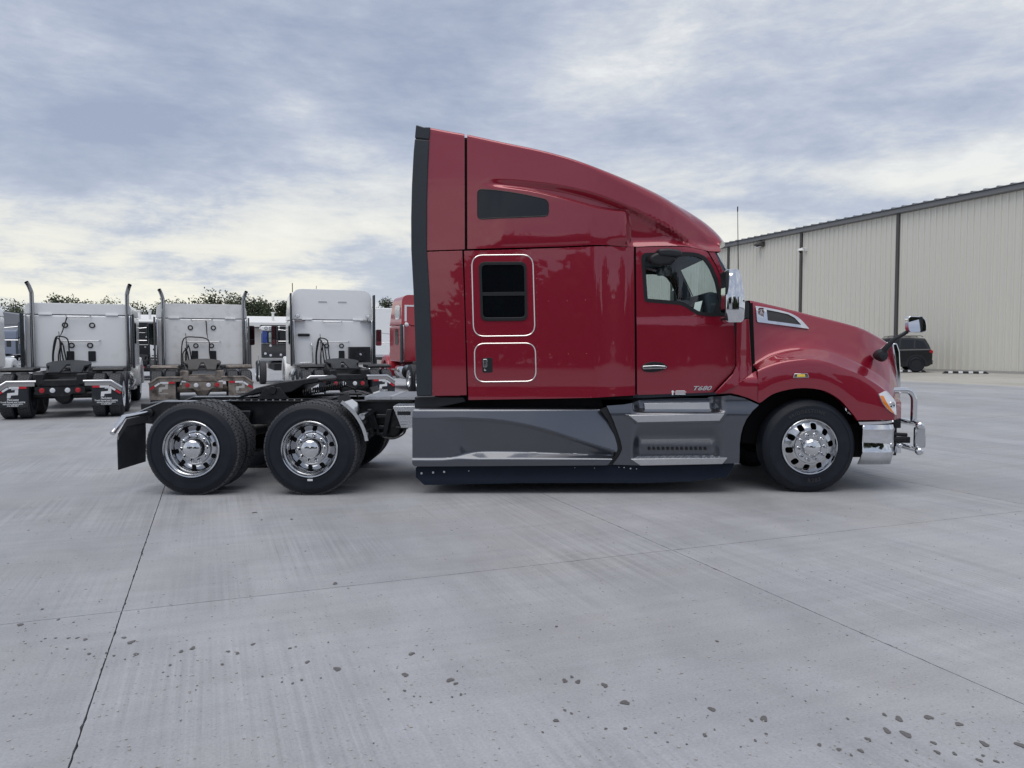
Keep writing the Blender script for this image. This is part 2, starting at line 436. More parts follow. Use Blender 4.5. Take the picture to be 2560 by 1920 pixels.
for i in range(len(UL)-1):
    for j in range(len(VL)-1):
        u0, u1, v0, v1 = UL[i]+.0025, UL[i+1]-.0025, VL[j]+.0025, VL[j+1]-.0025
        c = lot((u0+u1)/2, (v0+v1)/2)
        near = c.y < 15 and abs(c.x) < 10 and c.y > -3
        ring = []
        for (a, b) in (((u0, v0), (u0, v1)), ((u0, v1), (u1, v1)), ((u1, v1), (u1, v0)), ((u1, v0), (u0, v0))):
            ln = math.hypot(a[0]-b[0], a[1]-b[1]); k = int(ln/.035) if near else 1
            for q in range(k):
                t = q/k; jit = (rnd.gauss(0, .0014) + (rnd.random() < .05)*rnd.uniform(0, .009)) if near and q else 0
                u = a[0]+(b[0]-a[0])*t; v = a[1]+(b[1]-a[1])*t
                if a[0] == b[0]: u += abs(jit)*(1 if a[0] == u0 else -1)
                else: v += abs(jit)*(1 if a[1] == v0 else -1)
                ring.append((u, v))
        bm = B()
        top = [bm.verts.new(lot(u, v, gh(v))) for u, v in ring]; bot = [bm.verts.new(lot(u, v, gh(v)-.03)) for u, v in ring]
        bm.faces.new(top); n = len(ring)
        for q in range(n): bm.faces.new((top[q], bot[q], bot[(q+1) % n], top[(q+1) % n]))
        ob('concrete_slab', bm, apronm if v0 > 24 else conc, ground, smooth=0)
# drips of water and oil, and grit, on the near slabs
bm = B()
def blotch(px, py, w_, asp=1.0):
    c = gnd(px, py); r = w_/F*c.y*.37; ph = rnd.random()*6; k = 14
    vs = []
    for q in range(k):
        a = 2*math.pi*q/k; rr = r*(1+.22*math.sin(2*a+ph)+.14*math.sin(3*a+2*ph)+rnd.uniform(-.12, .12))
        vs.append(bm.verts.new((c.x+math.cos(a)*rr, c.y+math.sin(a)*rr*1.35*asp, .003)))
    bm.faces.new(vs)
z5 = lambda x, y: (x/1.728, 1200+y/1.728)
for x, y, s in ((88, 626, 34), (252, 604, 18), (182, 559, 18), (368, 690, 24), (334, 683, 18), (296, 684, 16), (566, 702, 38), (536, 682, 24), (385, 752, 22), (460, 748, 18), (492, 760, 16), (588, 754, 30),
                (782, 742, 26), (832, 728, 32), (985, 742, 22), (1026, 750, 24), (960, 798, 20), (735, 801, 18), (1092, 711, 24), (1252, 728, 18), (1327, 788, 26), (1456, 818, 42), (1134, 850, 14), (1218, 874, 14),
                (1264, 880, 16), (1303, 865, 20), (1750, 843, 38), (1778, 752, 34), (1945, 866, 40), (1968, 881, 26), (1748, 912, 18), (1678, 948, 14), (1862, 962, 14), (1953, 939, 14), (1991, 928, 18), (1788, 936, 12),
                (1815, 937, 10), (290, 731, 14), (240, 684, 14), (195, 686, 12), (540, 776, 12), (705, 832, 12), (757, 846, 8), (780, 846, 10), (1100, 141, 24), (1448, 448, 30), (1130, 173, 12), (1260, 170, 18), (318, 616, 12)):
    blotch(*z5(x, y), s/1.728)
for x, y, s in ((228, 869, 34), (285, 873, 34), (258, 852, 22), (400, 889, 38), (487, 963, 48), (864, 992, 40), (1088, 1033, 46), (1034, 1040, 24), (1672, 1034, 44), (1608, 1015, 26), (1800, 1027, 46), (1930, 1056, 38), (1620, 1085, 44),
                (1702, 1100, 54), (1538, 1122, 32), (2041, 1142, 44), (2200, 1148, 50), (1328, 1146, 24), (1412, 1166, 26), (1507, 1172, 30), (1838, 1178, 30), (1822, 1138, 28), (1912, 1184, 26), (2020, 1213, 30), (2092, 1217, 26),
                (1051, 1127, 18), (988, 1154, 12), (833, 1105, 26), (489, 1075, 22), (405, 1076, 18), (257, 1010, 18), (228, 996, 18), (190, 1041, 30), (620, 1094, 16), (875, 1080, 12), (1098, 1098, 16), (133, 1092, 14), (1278, 175, 10),
                (192, 634, 16), (886, 698, 18), (1450, 1033, 16), (1705, 1214, 18), (1465, 1190, 18), (2035, 1192, 18), (755, 1143, 12), (672, 1134, 12)):
    px, py = z5(x, y); blotch(px+1280, py, s/1.728)
for _ in range(150):
    t = rnd.random(); px = rnd.uniform(0, 2560)
    py = (1590 + px*.105 + rnd.gauss(0, 55)) if rnd.random() < .7 else rnd.uniform(1290, 1915)
    if py > 1915: continue
    blotch(px, py, rnd.uniform(2.0, 6.5))
drip = mat('damp_spot', (.11, .105, .105), .55, 0, .4, vary=.3, vscale=30)
ob('drip_spots', bm, drip, smooth=0, kind='stuff')
bm = B()
for _ in range(900):
    px, py = rnd.uniform(0, 2560), 1240 + 680*rnd.random()**1.2
    c = gnd(px, py); s = rnd.uniform(.0018, .0055)
    bx(bm, -s, s, -s*.7, s*.7, 0, s, Matrix.Translation((c.x, c.y, 0.0)) @ Matrix.Rotation(rnd.random()*6, 4, 'Z'))
ob('loose_grit', bm, mat('grit', (.36, .35, .34), .9, vary=.6, vscale=60), smooth=0, kind='stuff')

# ------------------------------------------------------------------ steel warehouse on the right
VW = 33.0; EAVE = 8.55; ZB = gh(VW)
tan = mat('tan_steel_sheet', (.66, .645, .585), .5, 0, .4, vary=.02, vscale=.5)
bronze = mat('bronze_trim', (.085, .080, .078), .5, .1, .4, vary=.15, vscale=2)
roofm = mat('grey_roof_sheet', (.22, .23, .25), .45, .5, .5)
wh = thing('steel_warehouse', 'long tan ribbed steel warehouse with dark downspouts and sloping eave', 'warehouse', lot(60, VW, ZB), A_LOT)
# local axes of the warehouse: x = away from the lot (v), y = along the wall (u)
BAY = 6.97
def wall_u(px):
    k = (px-1280)/F; Y = VW / (VV.x*k + VV.y); return UV.x*k*Y + UV.y*Y
uc = wall_u(2240)
# rib profile of one sheet: 1/7 of a bay wide, three ribs
SW = BAY/7
pr = [(0, 0)]
for k in range(3):
    c = SW*(k+.5)/3
    pr += [(c-.050, 0), (c-.032, -.052), (c+.032, -.052), (c+.050, 0)]
pr += [(SW, 0)]
HT = EAVE - ZB
def sheet_mesh():
    bm = B()
    lo = [bm.verts.new((x, y, 0)) for y, x in pr]; hi = [bm.verts.new((x, y, HT)) for y, x in pr]
    for i in range(len(pr)-1): bm.faces.new((lo[i], lo[i+1], hi[i+1], hi[i]))
    bmesh.ops.recalc_face_normals(bm, faces=bm.faces)
    me = bpy.data.meshes.new('wall_panel'); bm.to_mesh(me); bm.free(); me.materials.append(tan); return me
sm = sheet_mesh()
nb0, nb1 = -2, 9
for i in range(nb0*7, nb1*7):
    o = link('wall_panel', sm, None, wh); o.location = (-.002*(i % 2), uc - 60 + i*SW, 0)
ya, yb = uc-60+nb0*BAY, uc-60+nb1*BAY
bm = B(); bx(bm, .03, 30, ya, yb, 0, HT-.02); ob('wall', bm, tan, wh, smooth=0)
bm = B(); bx(bm, -.13, -.045, -.085, .085, 0.02, HT-.05); dm = ob('downspout', bm, bronze, wh, smooth=0, bevel=.012)
dm.location = (0, uc-60, 0)
for i in range(nb0, nb1+1):
    if i: c = dm.copy(); C.objects.link(c); c.location = (0, uc-60+i*BAY, 0)
bm = B(); prism(bm, [(-.26, HT-.02), (-.24, HT+.20), (.05, HT+.22), (.05, HT-.06), (-.06, HT-.06)], ya, yb, 'y'); ob('gutter', bm, mat('gutter_grey', (.17, .172, .178), .5, .2), wh, smooth=0)
bm = B(); bx(bm, -.07, -.04, ya, yb, 0, .10); ob('base_trim', bm, mat('base_trim', (.40, .39, .36), .6), wh, smooth=0)
bm = B(); RW = BAY/11
prr = [(0, 0), (.10, 0), (.15, .05), (.23, .05), (.28, 0), (RW, 0)]
a = [bm.verts.new((-.30, y, HT+.245+z)) for y, z in prr]; b_ = [bm.verts.new((15, y, HT+1.45+z)) for y, z in prr]; c_ = [bm.verts.new((-.30, y, HT+.21)) for y, z in prr]
for i in range(len(prr)-1): bm.faces.new((a[i], a[i+1], b_[i+1], b_[i])); bm.faces.new((c_[i], c_[i+1], a[i+1], a[i]))
ro = ob('roof_panel', bm, roofm, wh, smooth=0); ro.location = (0, ya, 0)
for i in range(1, (nb1-nb0)*11): c = ro.copy(); C.objects.link(c); c.location = (0, ya+i*RW, 0)
bm = B(); prism(bm, [(15, HT+1.44), (30.3, HT+.22), (30.3, HT+.12), (15, HT+1.34)], ya, yb, 'y'); ob('roof_far_slope', bm, roofm, wh, smooth=0)
for yy in (ya-.02, yb+.02):
    bm = B(); prism(bm, [(0, 0), (0, HT+.2), (15, HT+1.40), (30, HT+.2), (30, 0)], yy-.02, yy+.02, 'y'); ob('gable_wall', bm, tan, wh, smooth=0)
# wall pack light and camera dome
def on_wall(px, py):
    u = wall_u(px); p = lot(u, VW-.1); z = at(px, py, p.y)[1]; return Vector((p.x, p.y, z))
p = on_wall(1902, 611)
t = thing('wall_light', 'shaded floodlight fixed high on the warehouse wall under the eave', 'wall light', p, A_LOT)
bm = B(); prism(bm, [(.06, -.16), (.06, .16), (-.10, .16), (-.42, .02), (-.42, -.06), (-.12, -.16)], -.24, .24, 'y'); ob('housing', bm, bronze, t, bevel=.02)
bm = B(); bx(bm, -.40, -.14, -.2, .2, -.13, -.085, Matrix.Rotation(R(-14), 4, 'Y')); ob('lens', bm, clearl, t)
p = on_wall(2012, 626)
t = thing('security_camera', 'white dome security camera on a bracket beside a warehouse downspout', 'camera', p, A_LOT)
whp = mat('white_plastic', (.7, .7, .7), .4)
bm = B(); bx(bm, -.05, .06, -.10, .10, -.05, .16); tube(bm, [(-.03, 0, .1), (-.25, 0, .12), (-.36, 0, .08)], .035); ob('bracket', bm, whp, t, bevel=.01)
bm = B(); lathe(bm, [(.001, .10), (.10, .09), (.17, .03), (.19, -.04), (.17, -.06)], 20, (-.36, 0, 0), 'z'); ob('shell', bm, whp, t)
bm = B(); lathe(bm, [(.10, -.06), (.095, -.12), (.06, -.17), (.001, -.19)], 16, (-.36, 0, 0), 'z'); ob('dome', bm, blkglass, t)

# ------------------------------------------------------------------ parking stops and parked car
def stop(px0, py0, label):
    zz = gh(31); c = gnd(px0, py0, zz)
    t = thing('parking_stop', label, 'parking stop', c, R(-15))
    bm = B(); prism(bm, [(-.92, 0), (.92, 0), (.80, .10), (-.80, .10)], -.075, .075, 'y'); ob('block', bm, mat('stop_rubber', (.02, .02, .022), .7), t, bevel=.015)
    for k in range(4):
        x = -.60 + k*.40
        bm = B(); bx(bm, x-.085, x+.085, -.0785, .0785, .012, .1035); ob('reflective_stripe', bm, printw, t, smooth=0)
    return t
stop(2413, 934, 'black and white rubber parking stop lying free before the warehouse')
stop(2262, 930, 'black and white rubber parking stop under the black car')
# ------------------------------------------------------------------ wheels (shared meshes)
def mesh_of(bm, m, smooth=40):
    bmesh.ops.recalc_face_normals(bm, faces=bm.faces)
    me = bpy.data.meshes.new('wheel'); bm.to_mesh(me); bm.free(); me.materials.append(m)
    if smooth: me.shade_smooth(); me.set_sharp_from_angle(angle=R(smooth))
    return me
WB = {}
def tyre_prof(Rd, kind):
    s = Rd - .515
    out = [(.288, .045), (.300, .012), (.318, .000), (.345, -.006), (.352, -.002), (.40+s*.5, -.008), (.435+s, -.004), (.4365+s, -.007), (.446+s, -.003), (.448+s, -.007), (.456+s, -.001), (.472+s, .008), (.490+s, .022), (.500+s, .034)]
    if kind == 'steer':
        out += [(.511+s, .042), (.515+s, .060)]
        for g in (.082, .118, .154, .190):
            out += [(.5155+s, g), (.503+s, g+.002), (.503+s, g+.008), (.5155+s, g+.010)]
        out += [(.515+s, .226), (.511+s, .246)]
    else:
        out += [(.500+s, .250)]
    out += [(.500+s, .252), (.490+s, .262), (.472+s, .276), (.435+s, .288), (.345, .29), (.300, .272), (.288, .24)]
    return out
def tread_mesh(Rd):
    bm = B(); n = 46; rows = [(.036, .078, 0), (.083, .140, .5), (.145, .202, 0), (.207, .250, .5)]
    for y0, y1, ph in rows:
        for k in range(n):
            a0 = 2*math.pi*(k+ph+.11)/n; a1 = 2*math.pi*(k+ph+.89)/n; sk = 2*math.pi*.22/n
            ring = [(a0, y0), (a0+sk, (y0+y1)/2), (a0, y1), (a1, y1), (a1+sk, (y0+y1)/2), (a1, y0)]
            lo = [bm.verts.new((math.cos(a)*(Rd-.016), y, math.sin(a)*(Rd-.016))) for a, y in ring]
            hi = [bm.verts.new((math.cos(a)*(Rd-(.004 if (y < .05 or y > .24) else 0)), y, math.sin(a)*(Rd-(.004 if (y < .05 or y > .24) else 0)))) for a, y in ring]
            bm.faces.new(hi)
            for i in range(6): bm.faces.new((lo[i], lo[(i+1) % 6], hi[(i+1) % 6], hi[i]))
    for side, yy in ((0, .034), (1, .252)):   # shoulder lugs
        for k in range(n*2):
            a0 = 2*math.pi*(k+.15)/(n*2); a1 = 2*math.pi*(k+.85)/(n*2); d = .016*(1 if side == 0 else -1)
            q = [(Rd-.015, a0, yy), (Rd-.015, a1, yy), (Rd-.036, a1, yy-d), (Rd-.036, a0, yy-d)]
            o_ = -.003 if side == 0 else .003
            bm.faces.new([bm.verts.new((math.cos(a)*r, y+o_, math.sin(a)*r)) for r, a, y in q])
    return bm
def disc_with_holes(r0, r1, nh, hr, hw, hh, y0fun, m, ph=0, thick=.014):
    """wheel disc with rounded hand holes"""
    def circ(r, n): return [(math.cos(2*math.pi*k/n)*r, math.sin(2*math.pi*k/n)*r) for k in range(n)]
    holes = [circ(r0, 40)]
    for k in range(nh):
        a = 2*math.pi*(k+ph)/nh; ca, sa = math.cos(a), math.sin(a)
        holes.append([(ca*(hr+z)-sa*x, sa*(hr+z)+ca*x) for x, z in rrect(-hw, hw, -hh, hh, min(hw, hh)*.7, 4)])
    bm = flat(circ(r1, 80), holes, 0)
    bmesh.ops.triangulate(bm, faces=bm.faces)
    for v in bm.verts: v.co.y = y0fun(math.hypot(v.co.x, v.co.z))
    be = [e for e in bm.edges if e.is_boundary]
    g = bmesh.ops.extrude_edge_only(bm, edges=be)['geom']
    for v in g:
        if isinstance(v, bmesh.types.BMVert): v.co.y += thick
    return mesh_of(bm, m, 35)
def build_wheels():
    for key, Rd, kind in (('steer', .522, 'steer'), ('drive', .515, 'drive')):
        bm = B(); lathe(bm, tyre_prof(Rd, kind), 84, closed=True); WB['tyre_'+key] = mesh_of(bm, rubber, 50)
    WB['tread'] = mesh_of(tread_mesh(.515), treadm, 0)
    # front wheel: flat dished face
    bm = B(); lathe(bm, [(.292, .05), (.306, .004), (.312, -.010), (.306, -.017), (.296, -.014), (.287, .004), (.283, .028), (.283, .20), (.292, .21)], 72, closed=True); WB['rim_f'] = mesh_of(bm, alu)
    WB['disc_f'] = disc_with_holes(.125, .284, 10, 232/1000, .033, .036, lambda r: .020 - .045*sstep(.284, .19, r), alu, .25)
    bm = B(); lathe(bm, [(.185, -.024), (.178, -.034), (.118, -.036), (.116, -.02), (.112, -.02)], 48); WB['hubring_f'] = mesh_of(bm, alu)
    bm = B(); lathe(bm, [(.100, -.02), (.100, -.075), (.094, -.088), (.070, -.105), (.035, -.118), (.001, -.122)], 40); WB['cap_f'] = mesh_of(bm, chrome)
    bm = B(); lathe(bm, [(.021, -.034), (.021, -.046), (.017, -.050), (.0165, -.085), (.013, -.10), (.004, -.118), (.001, -.119)], 12); WB['nut_f'] = mesh_of(bm, chrome)
    # rear wheel: deep dish
    bm = B(); lathe(bm, [(.292, .05), (.306, .004), (.312, -.010), (.306, -.017), (.296, -.013), (.288, .008), (.276, .018), (.268, .030), (.266, .075), (.256, .085), (.254, .16), (.250, .165), (.262, .19), (.292, .20)], 72, closed=True); WB['rim_r'] = mesh_of(bm, alu)
    WB['disc_r'] = disc_with_holes(.135, .254, 10, .215, .026, .026, lambda r: .150 - .030*sstep(.254, .17, r), alu, .3)
    bm = B(); lathe(bm, [(.178, .124), (.172, .096), (.160, .088), (.112, .086), (.110, .10)], 48); WB['hubring_r'] = mesh_of(bm, alu)
    bm = B(); lathe(bm, [(.104, .09), (.104, .03), (.098, .020)], 40); WB['hub_r'] = mesh_of(bm, cast)
    bm = B(); lathe(bm, [(.103, .03), (.103, .018), (.096, .006), (.090, .002), (.086, .0), (.070, -.010), (.040, -.019), (.001, -.022)], 44); WB['cap_r'] = mesh_of(bm, chrome)
    bm = B(); lathe(bm, [(.024, .088), (.024, .074), (.018, .070), (.0175, .050), (.012, .042), (.001, .040)], 12); WB['nut_r'] = mesh_of(bm, chrome)
    bm = B(); lathe(bm, [(.284, .235), (.26, .15), (.20, .14), (.001, .14)], 32); WB['plug'] = mesh_of(bm, dark)
build_wheels()
def wheel(parent, x, y, z, kind, side=-1, detail=2):
    """side -1: outer face towards -y. kind: steer, drive (outer dual), inner (inner dual)"""
    w_ = link('wheel', WB['tyre_steer' if kind == 'steer' else 'tyre_drive'], None, parent)
    w_.location = (x, y, z); w_.rotation_euler = (0, 0, 0 if side < 0 else math.pi)
    if kind != 'steer': link('tread', WB['tread'], None, w_, 'stuff')
    if kind == 'inner': return w_
    s = 'f' if kind == 'steer' else 'r'
    link('rim', WB['rim_'+s], None, w_); link('wheel_disc', WB['disc_'+s], None, w_)
    link('wheel_back', WB['plug'], None, w_)
    if detail > 0:
        link('hub_ring', WB['hubring_'+s], None, w_); link('hubcap', WB['cap_'+s], None, w_)
        if s == 'r': link('hub', WB['hub_r'], None, w_)
    if detail > 1:
        for k in range(10):
            a = 2*math.pi*(k+.1)/10; n = link('lug_nut', WB['nut_'+s], None, w_); n.location = (math.cos(a)*.143, 0, math.sin(a)*.143)
    return w_

# ------------------------------------------------------------------ the red tractor unit
YC = 9.62
T = thing('semi_truck', 'dark red sleeper semi truck without trailer, grey side skirts, parked on concrete', 'truck', (0, YC, 0))
def S(px, py, hw): return at(px, py, YC - hw)
def SP(pts, hw): return [S(x, y, hw) for x, y in pts]
X_ = lambda px, hw=1.19: S(px, 700, hw)[0]
# --- half width of cab and sleeper as a function of length and height
cur = spl([S(x, y, 1.17) for x, y in ((1215, 446), (1300, 452), (1400, 465), (1470, 481), (1526, 499), (1580, 520), (1628, 545), (1691, 577), (1742, 606), (1775, 622))])
led = spl([S(x, y, 1.19) for x, y in ((1205, 457), (1262, 464), (1329, 473), (1400, 489), (1491, 513), (1547, 521))])
XA, XB_, XS, XE, XD = X_(1215), X_(1549), X_(1480), X_(1560), X_(1588)
XN = X_(1790, .85)
def hw(x, z):
    zc = cur(x)
    # plan shape of the upper body
    up = 1.185 - .02*sstep(2.6, 4.0, z) - .10*sstep(XS-.1, XN, x) - .16*sstep(X_(1640), XN+.05, x)
    low = 1.185 - .095*sstep(XS, XD, x) - .075*sstep(X_(1700), X_(1850), x)
    low -= .012*((z-1.9)/1.2)**2
    g = .055*sstep(XA, XB_, x) + .012*sstep(XA-.02, XA+.25, x)
    s = zc - z
    under = sstep(-.012, .055, s)
    body = up + (low - .0 - up)*sstep(-.01, .42, s) - g*under*(1 - .55*sstep(.12, .5, s))
    # sleeper shoulder below the ledge
    xf = XB_ + (X_(1566)-XB_)*sstep(3.5, 2.9, z) 
    fr = 1 - sstep(xf-.015, xf+.075, x)
    lz = led(x) - z
    sh = sstep(-.012, .03, lz) * fr * sstep(XA-.05, XA+.2, x)
    shoulder = 1.19 - .045*sstep(XS-.05, XB_+.02, x) - .008*((z-2.6)/1.0)**2
    out = body*(1-sh) + max(shoulder, body)*sh
    # below the roof seam the side wall takes over
    zs = SEAM(x)
    k = sstep(zs+.10, zs-.02, z)
    return out*(1-k) + low*k
SEAM = spl([S(x, y, 1.19) for x, y in ((1030, 628), (1156, 624), (1400, 617), (1500, 613), (1585, 615), (1653, 612.5), (1716, 613), (1754, 619), (1782, 625))])
# --- roof fairing: lofted shell
topl = [(1041, 312, 1.17), (1078, 317, 1.17), (1120, 325, 1.17), (1170, 334, 1.17), (1253, 352, 1.17), (1354, 374, 1.16), (1430, 395.5, 1.15), (1500, 421, 1.12), (1590, 457, 1.06), (1653, 486, 1.02), (1704, 515, .97), (1742, 542, .93), (1767, 566, .89), (1785, 589, .86), (1797, 610, .84)]
ZT = spl([S(*p) for p in topl])
def bow(a): return .33*max(0.0, 1-math.sqrt(a*a+.03)/1.0149)**.72
def roof_loft(name, xa, xb, m, n, zlow, cut=0.0):
    bm = B(); rows = []
    for i in range(n+1):
        x = xa + (xb-xa)*i/n
        zt = ZT(x); zb = min(zlow(x), zt-.006); zb_ = zb
        r = min(.035 + .13*sstep(X_(1400), X_(1760), x), (zt-zb)*.6)
        pts = []; ztr = zt - r
        br = [zb_, zb_+.04, led(x)-.045, led(x)+.02, cur(x)-.07, cur(x)+.02, ztr]
        for q in range(1, 7): br[q] = max(br[q], br[q-1]+1e-4) if q < 6 else ztr
        br = [min(b_, ztr - 1e-5*(6-q)) for q, b_ in enumerate(br)]
        for q, k1 in enumerate((4, 12, 12, 6, 12, 10)):
            for k in range(k1): z = br[q] + (br[q+1]-br[q])*k/k1; pts.append((-hw(x, z), z))
        pts.append((-hw(x, ztr), ztr))
        y0 = pts[-1][0]
        for k in range(1, 9):
            a = math.pi/2*k/8; pts.append((y0 + r*1.3*(1-math.cos(a)), zt - r + r*math.sin(a)))
        y1 = pts[-1][0]
        for k in range(1, 5):
            q = k/4; pts.append((y1*(1-q), zt + .035*math.sin(q*math.pi/2)))
        full = pts + [(-y, z) for y, z in pts[-2::-1]]
        rows.append([bm.verts.new((x + bow(y/.93)*sstep(XN-.9, XN, x), y, z)) for y, z in full])
    for i in range(n):
        for k in range(len(rows[0])-1): bm.faces.new((rows[i][k], rows[i][k+1], rows[i+1][k+1], rows[i+1][k]))
    bm.faces.new(rows[0]); bm.faces.new(rows[-1][::-1])
    return ob(name, bm, m, T, smooth=28)
g_ = .006
X170 = X_(1163)
roof_loft('roof_fairing', X_(1168)+.002, XN+.01, red, 120, lambda x: SEAM(x)+.006)
roof_loft('roof_extension', X_(1064), X_(1162), red, 14, lambda x: SEAM(x)+.004)
bm = B(); xa, xb2 = X_(1158), X_(1172); za = ZT(xa)-.035
prism(bm, [(-1.135, 1.2), (-1.135, za-.03), (-1.10, za), (1.10, za), (1.135, za-.03), (1.135, 1.2)], xa, xb2, 'x'); ob('roof_joint', bm, dark, T, smooth=0)
# marker light on the roof nose
x0, z0 = S(1776, 584, .9)
bm = B(); lathe(bm, [(.001, -.025), (.022, -.018), (.028, 0)], 12); o = ob('marker_light', bm, yell, T); o.location = (x0+.0, -.86, z0-.012); o.scale = (1.2, .8, .6); far(o)
# --- black rear extender
ex_l = [(1040, 312), (1034, 380), (1030, 460), (1028, 545), (1028.5, 625), (1034, 727), (1038, 850), (1042, 990)]
ex_r = [(1081, 990), (1079, 850), (1074, 727), (1067.5, 624), (1067.5, 508), (1070, 420), (1076, 318)]
topcap = [(1040, 312), (1037, 345), (1073.5, 349), (1076, 318), (1060, 318)]
panel('rear_extender', SP([(1037, 347)] + ex_l[1:] + ex_r[:-1] + [(1073.3, 350)], 1.18), lambda x, z: 1.205 - .02*((z-2.4)/1.5)**2, extend, T, thick=.045, step=.12, bevel=.012); far(bpy.context.scene.objects['rear_extender'])
o = panel('extender_cap', SP(topcap, 1.18), lambda x, z: 1.185, extend, T, thick=.05, step=0, bevel=.01); far(o)
bm = B(); xa, xb2 = X_(1040), X_(1078); zt = ZT(xa)
prism(bm, [S(1040, 312, 1.18), S(1060, 318, 1.18), S(1077, 318, 1.18), (S(1077, 335, 1.18)), (S(1040, 335, 1.18))], -1.14, 1.14, 'y'); ob('roof_edge_seal', bm, extend, T, bevel=.008)
# --- red side extender below the seam and sleeper wall
o = panel('side_extender', SP([(1060, 629.8), (1155.5, 626.5), (1161, 777), (1166.5, 988), (1075, 990), (1066, 727)], 1.19), hw, red, T, step=.06, thick=.05); far(o)
sleeper = panel('sleeper_wall', SP([(1160, 627), (1280, 623.5), (1400, 619.5)], 1.19) + [S(1500, 615.5, 1.18), S(1540, 616, 1.13), S(1585, 617.5, 1.095)] + [S(1588, 988.5, 1.095), S(1537, 991, 1.13), S(1489, 994, 1.18)] + SP([(1380, 996.5), (1171, 1000), (1168, 900), (1164, 777)], 1.19), lambda x, z: hw(x, z) + .006*sstep(1.2, 1.06, z), red, T, step=.025, thick=.04); far(sleeper)
bm = B()   # inner shell behind the seams
zl = lambda px, py: S(px, py, 1.15)
prism(bm, [zl(1085, 1000), zl(1586, 1000), (XD-.03, SEAM(XD)-.02), (XD-.02, SEAM(XD)+.01), zl(1560, 480), zl(1400, 430), zl(1180, 370), zl(1085, 345)], -1.06, 1.06, 'y'); ob('body_shell', bm, dark, T, smooth=0)
bm = B(); prism(bm, [zl(1085, 992), zl(1150, 992), zl(1150, 360), zl(1085, 350)], -1.10, 1.10, 'y'); ob('rear_wall', bm, red, T, smooth=0, bevel=.01)
# rivets
bm = B()
def rivet(px, py, hwv=None):
    x, z = S(px, py, 1.19); y = -hw(x, z)
    k = 6; base = [bm.verts.new((x+math.cos(2*math.pi*i/k)*.0065, y+.001, z+math.sin(2*math.pi*i/k)*.0065)) for i in range(k)]
    tip = bm.verts.new((x, y-.0045, z))
    for i in range(k): bm.faces.new((base[i], base[(i+1) % k], tip))
for i in range(20): rivet(1182+i*18.2, 979.5-i*.28); 
for i in range(17): rivet(1184+i*18.2, 627.5-i*.55)
for i in range(8): rivet(1200+i*18, 635-i*.3)
for i in range(12): rivet(1175+i*.6, 646+i*17.5); rivet(1340+i*.4, 644+i*17.6)
for i in range(8): rivet(1184+i*.3, 866+i*16); rivet(1344+i*.2, 866+i*14)
for i in range(5): rivet(1208+i*18, 856.5)
for px, py in ((1371, 753), (1418, 752), (1464, 750), (1375, 886), (1421, 885), (1466, 884)): rivet(px, py); rivet(px+.4, py+.4)
ob('rivets', bm, red, T, kind='stuff')
# --- luggage door and hatch on the sleeper
def outline_ring(name, pts, hwv, wd, m, parent, depth=.006, rr=0.08):
    poly = roundpoly(SP(pts, 1.19), rr, 8)
    bm = B(); tube(bm, [(x, -hw(x, z)-.004, z) for x, z in poly], wd, 6, closed=True); return ob(name, bm, m, parent)
trim = mat('bright_trim', (.75, .72, .70), .2, .9)
up_pts = [(1179, 638), (1332, 636.5), (1337.5, 839), (1184, 841)]
lo_pts = [(1186, 859), (1338, 857.5), (1340.5, 953), (1187.5, 955)]
for nm, pts, sc_ in (('bunk_window_door', up_pts, .125), ('luggage_hatch', lo_pts, .115)):
    d = panel(nm, roundpoly(SP(pts, 1.19), sc_, 8), lambda x, z: hw(x, z)+.004, red, T, step=.03, thick=.004, bevel=0)
    outline_ring('door_trim', pts, 0, .0065, trim, d, rr=sc_)
    if nm == 'bunk_window_door':
        fo = roundpoly(SP([(1196, 654.5), (1316, 654), (1319.5, 802), (1202, 803)], 1.19), .075, 7); fi = roundpoly(SP([(1204, 663), (1310, 662.5), (1312, 793), (1208, 794)], 1.19), .05, 7)
        panel('window_frame', fo, lambda x, z: hw(x, z)+.018, seal, d, holes=[fi], step=0, thick=.015, bevel=.005)
        panel('window_pane', SP([(1203, 661), (1311, 660), (1313, 795), (1207, 796)], 1.19), lambda x, z: hw(x, z)+.006, blkglass, d, step=0, thick=.002, bevel=0)
        panel('window_rail', SP([(1204, 731), (1312, 729.5), (1312, 739), (1204, 740)], 1.19), lambda x, z: hw(x, z)+.013, seal, d, step=0, thick=.008, bevel=.002)
    else:
        panel('latch_pocket', roundpoly(SP([(1205, 895), (1231, 894), (1231.5, 931), (1206, 932)], 1.19), .02, 4), lambda x, z: hw(x, z)+.008, seal, d, step=0, thick=.004, bevel=.002)
        panel('latch', roundpoly(SP([(1207.5, 898), (1218, 897.5), (1218, 918), (1208, 919)], 1.19), .01, 3), lambda x, z: hw(x, z)+.016, chrome, d, step=0, thick=.01, bevel=.003)
        x, z = S(1213, 924.5, 1.19); bm = B(); lathe(bm, [(.014, 0), (.013, -.008), (.001, -.009)], 14, (x, -hw(x, z)-.008, z)); ob('lock', bm, chrome, d)
    far(d)
# --- sleeper roof window
uw = roundpoly(SP([(1194, 472.5), (1228, 474), (1300, 484), (1371, 500), (1371, 540), (1300, 543), (1194, 547)], 1.19), [.05, .2, .2, .06, .05, .1, .05], 6)
o = panel('upper_window', uw, lambda x, z: hw(x, z)+.004, greyglass, T, step=.05, thick=.01, bevel=.002); 
bm = B(); tube(bm, [(x, -hw(x, z)-.003, z) for x, z in uw], .006, 6, closed=True); ob('window_seal', bm, seal, o); far(o)
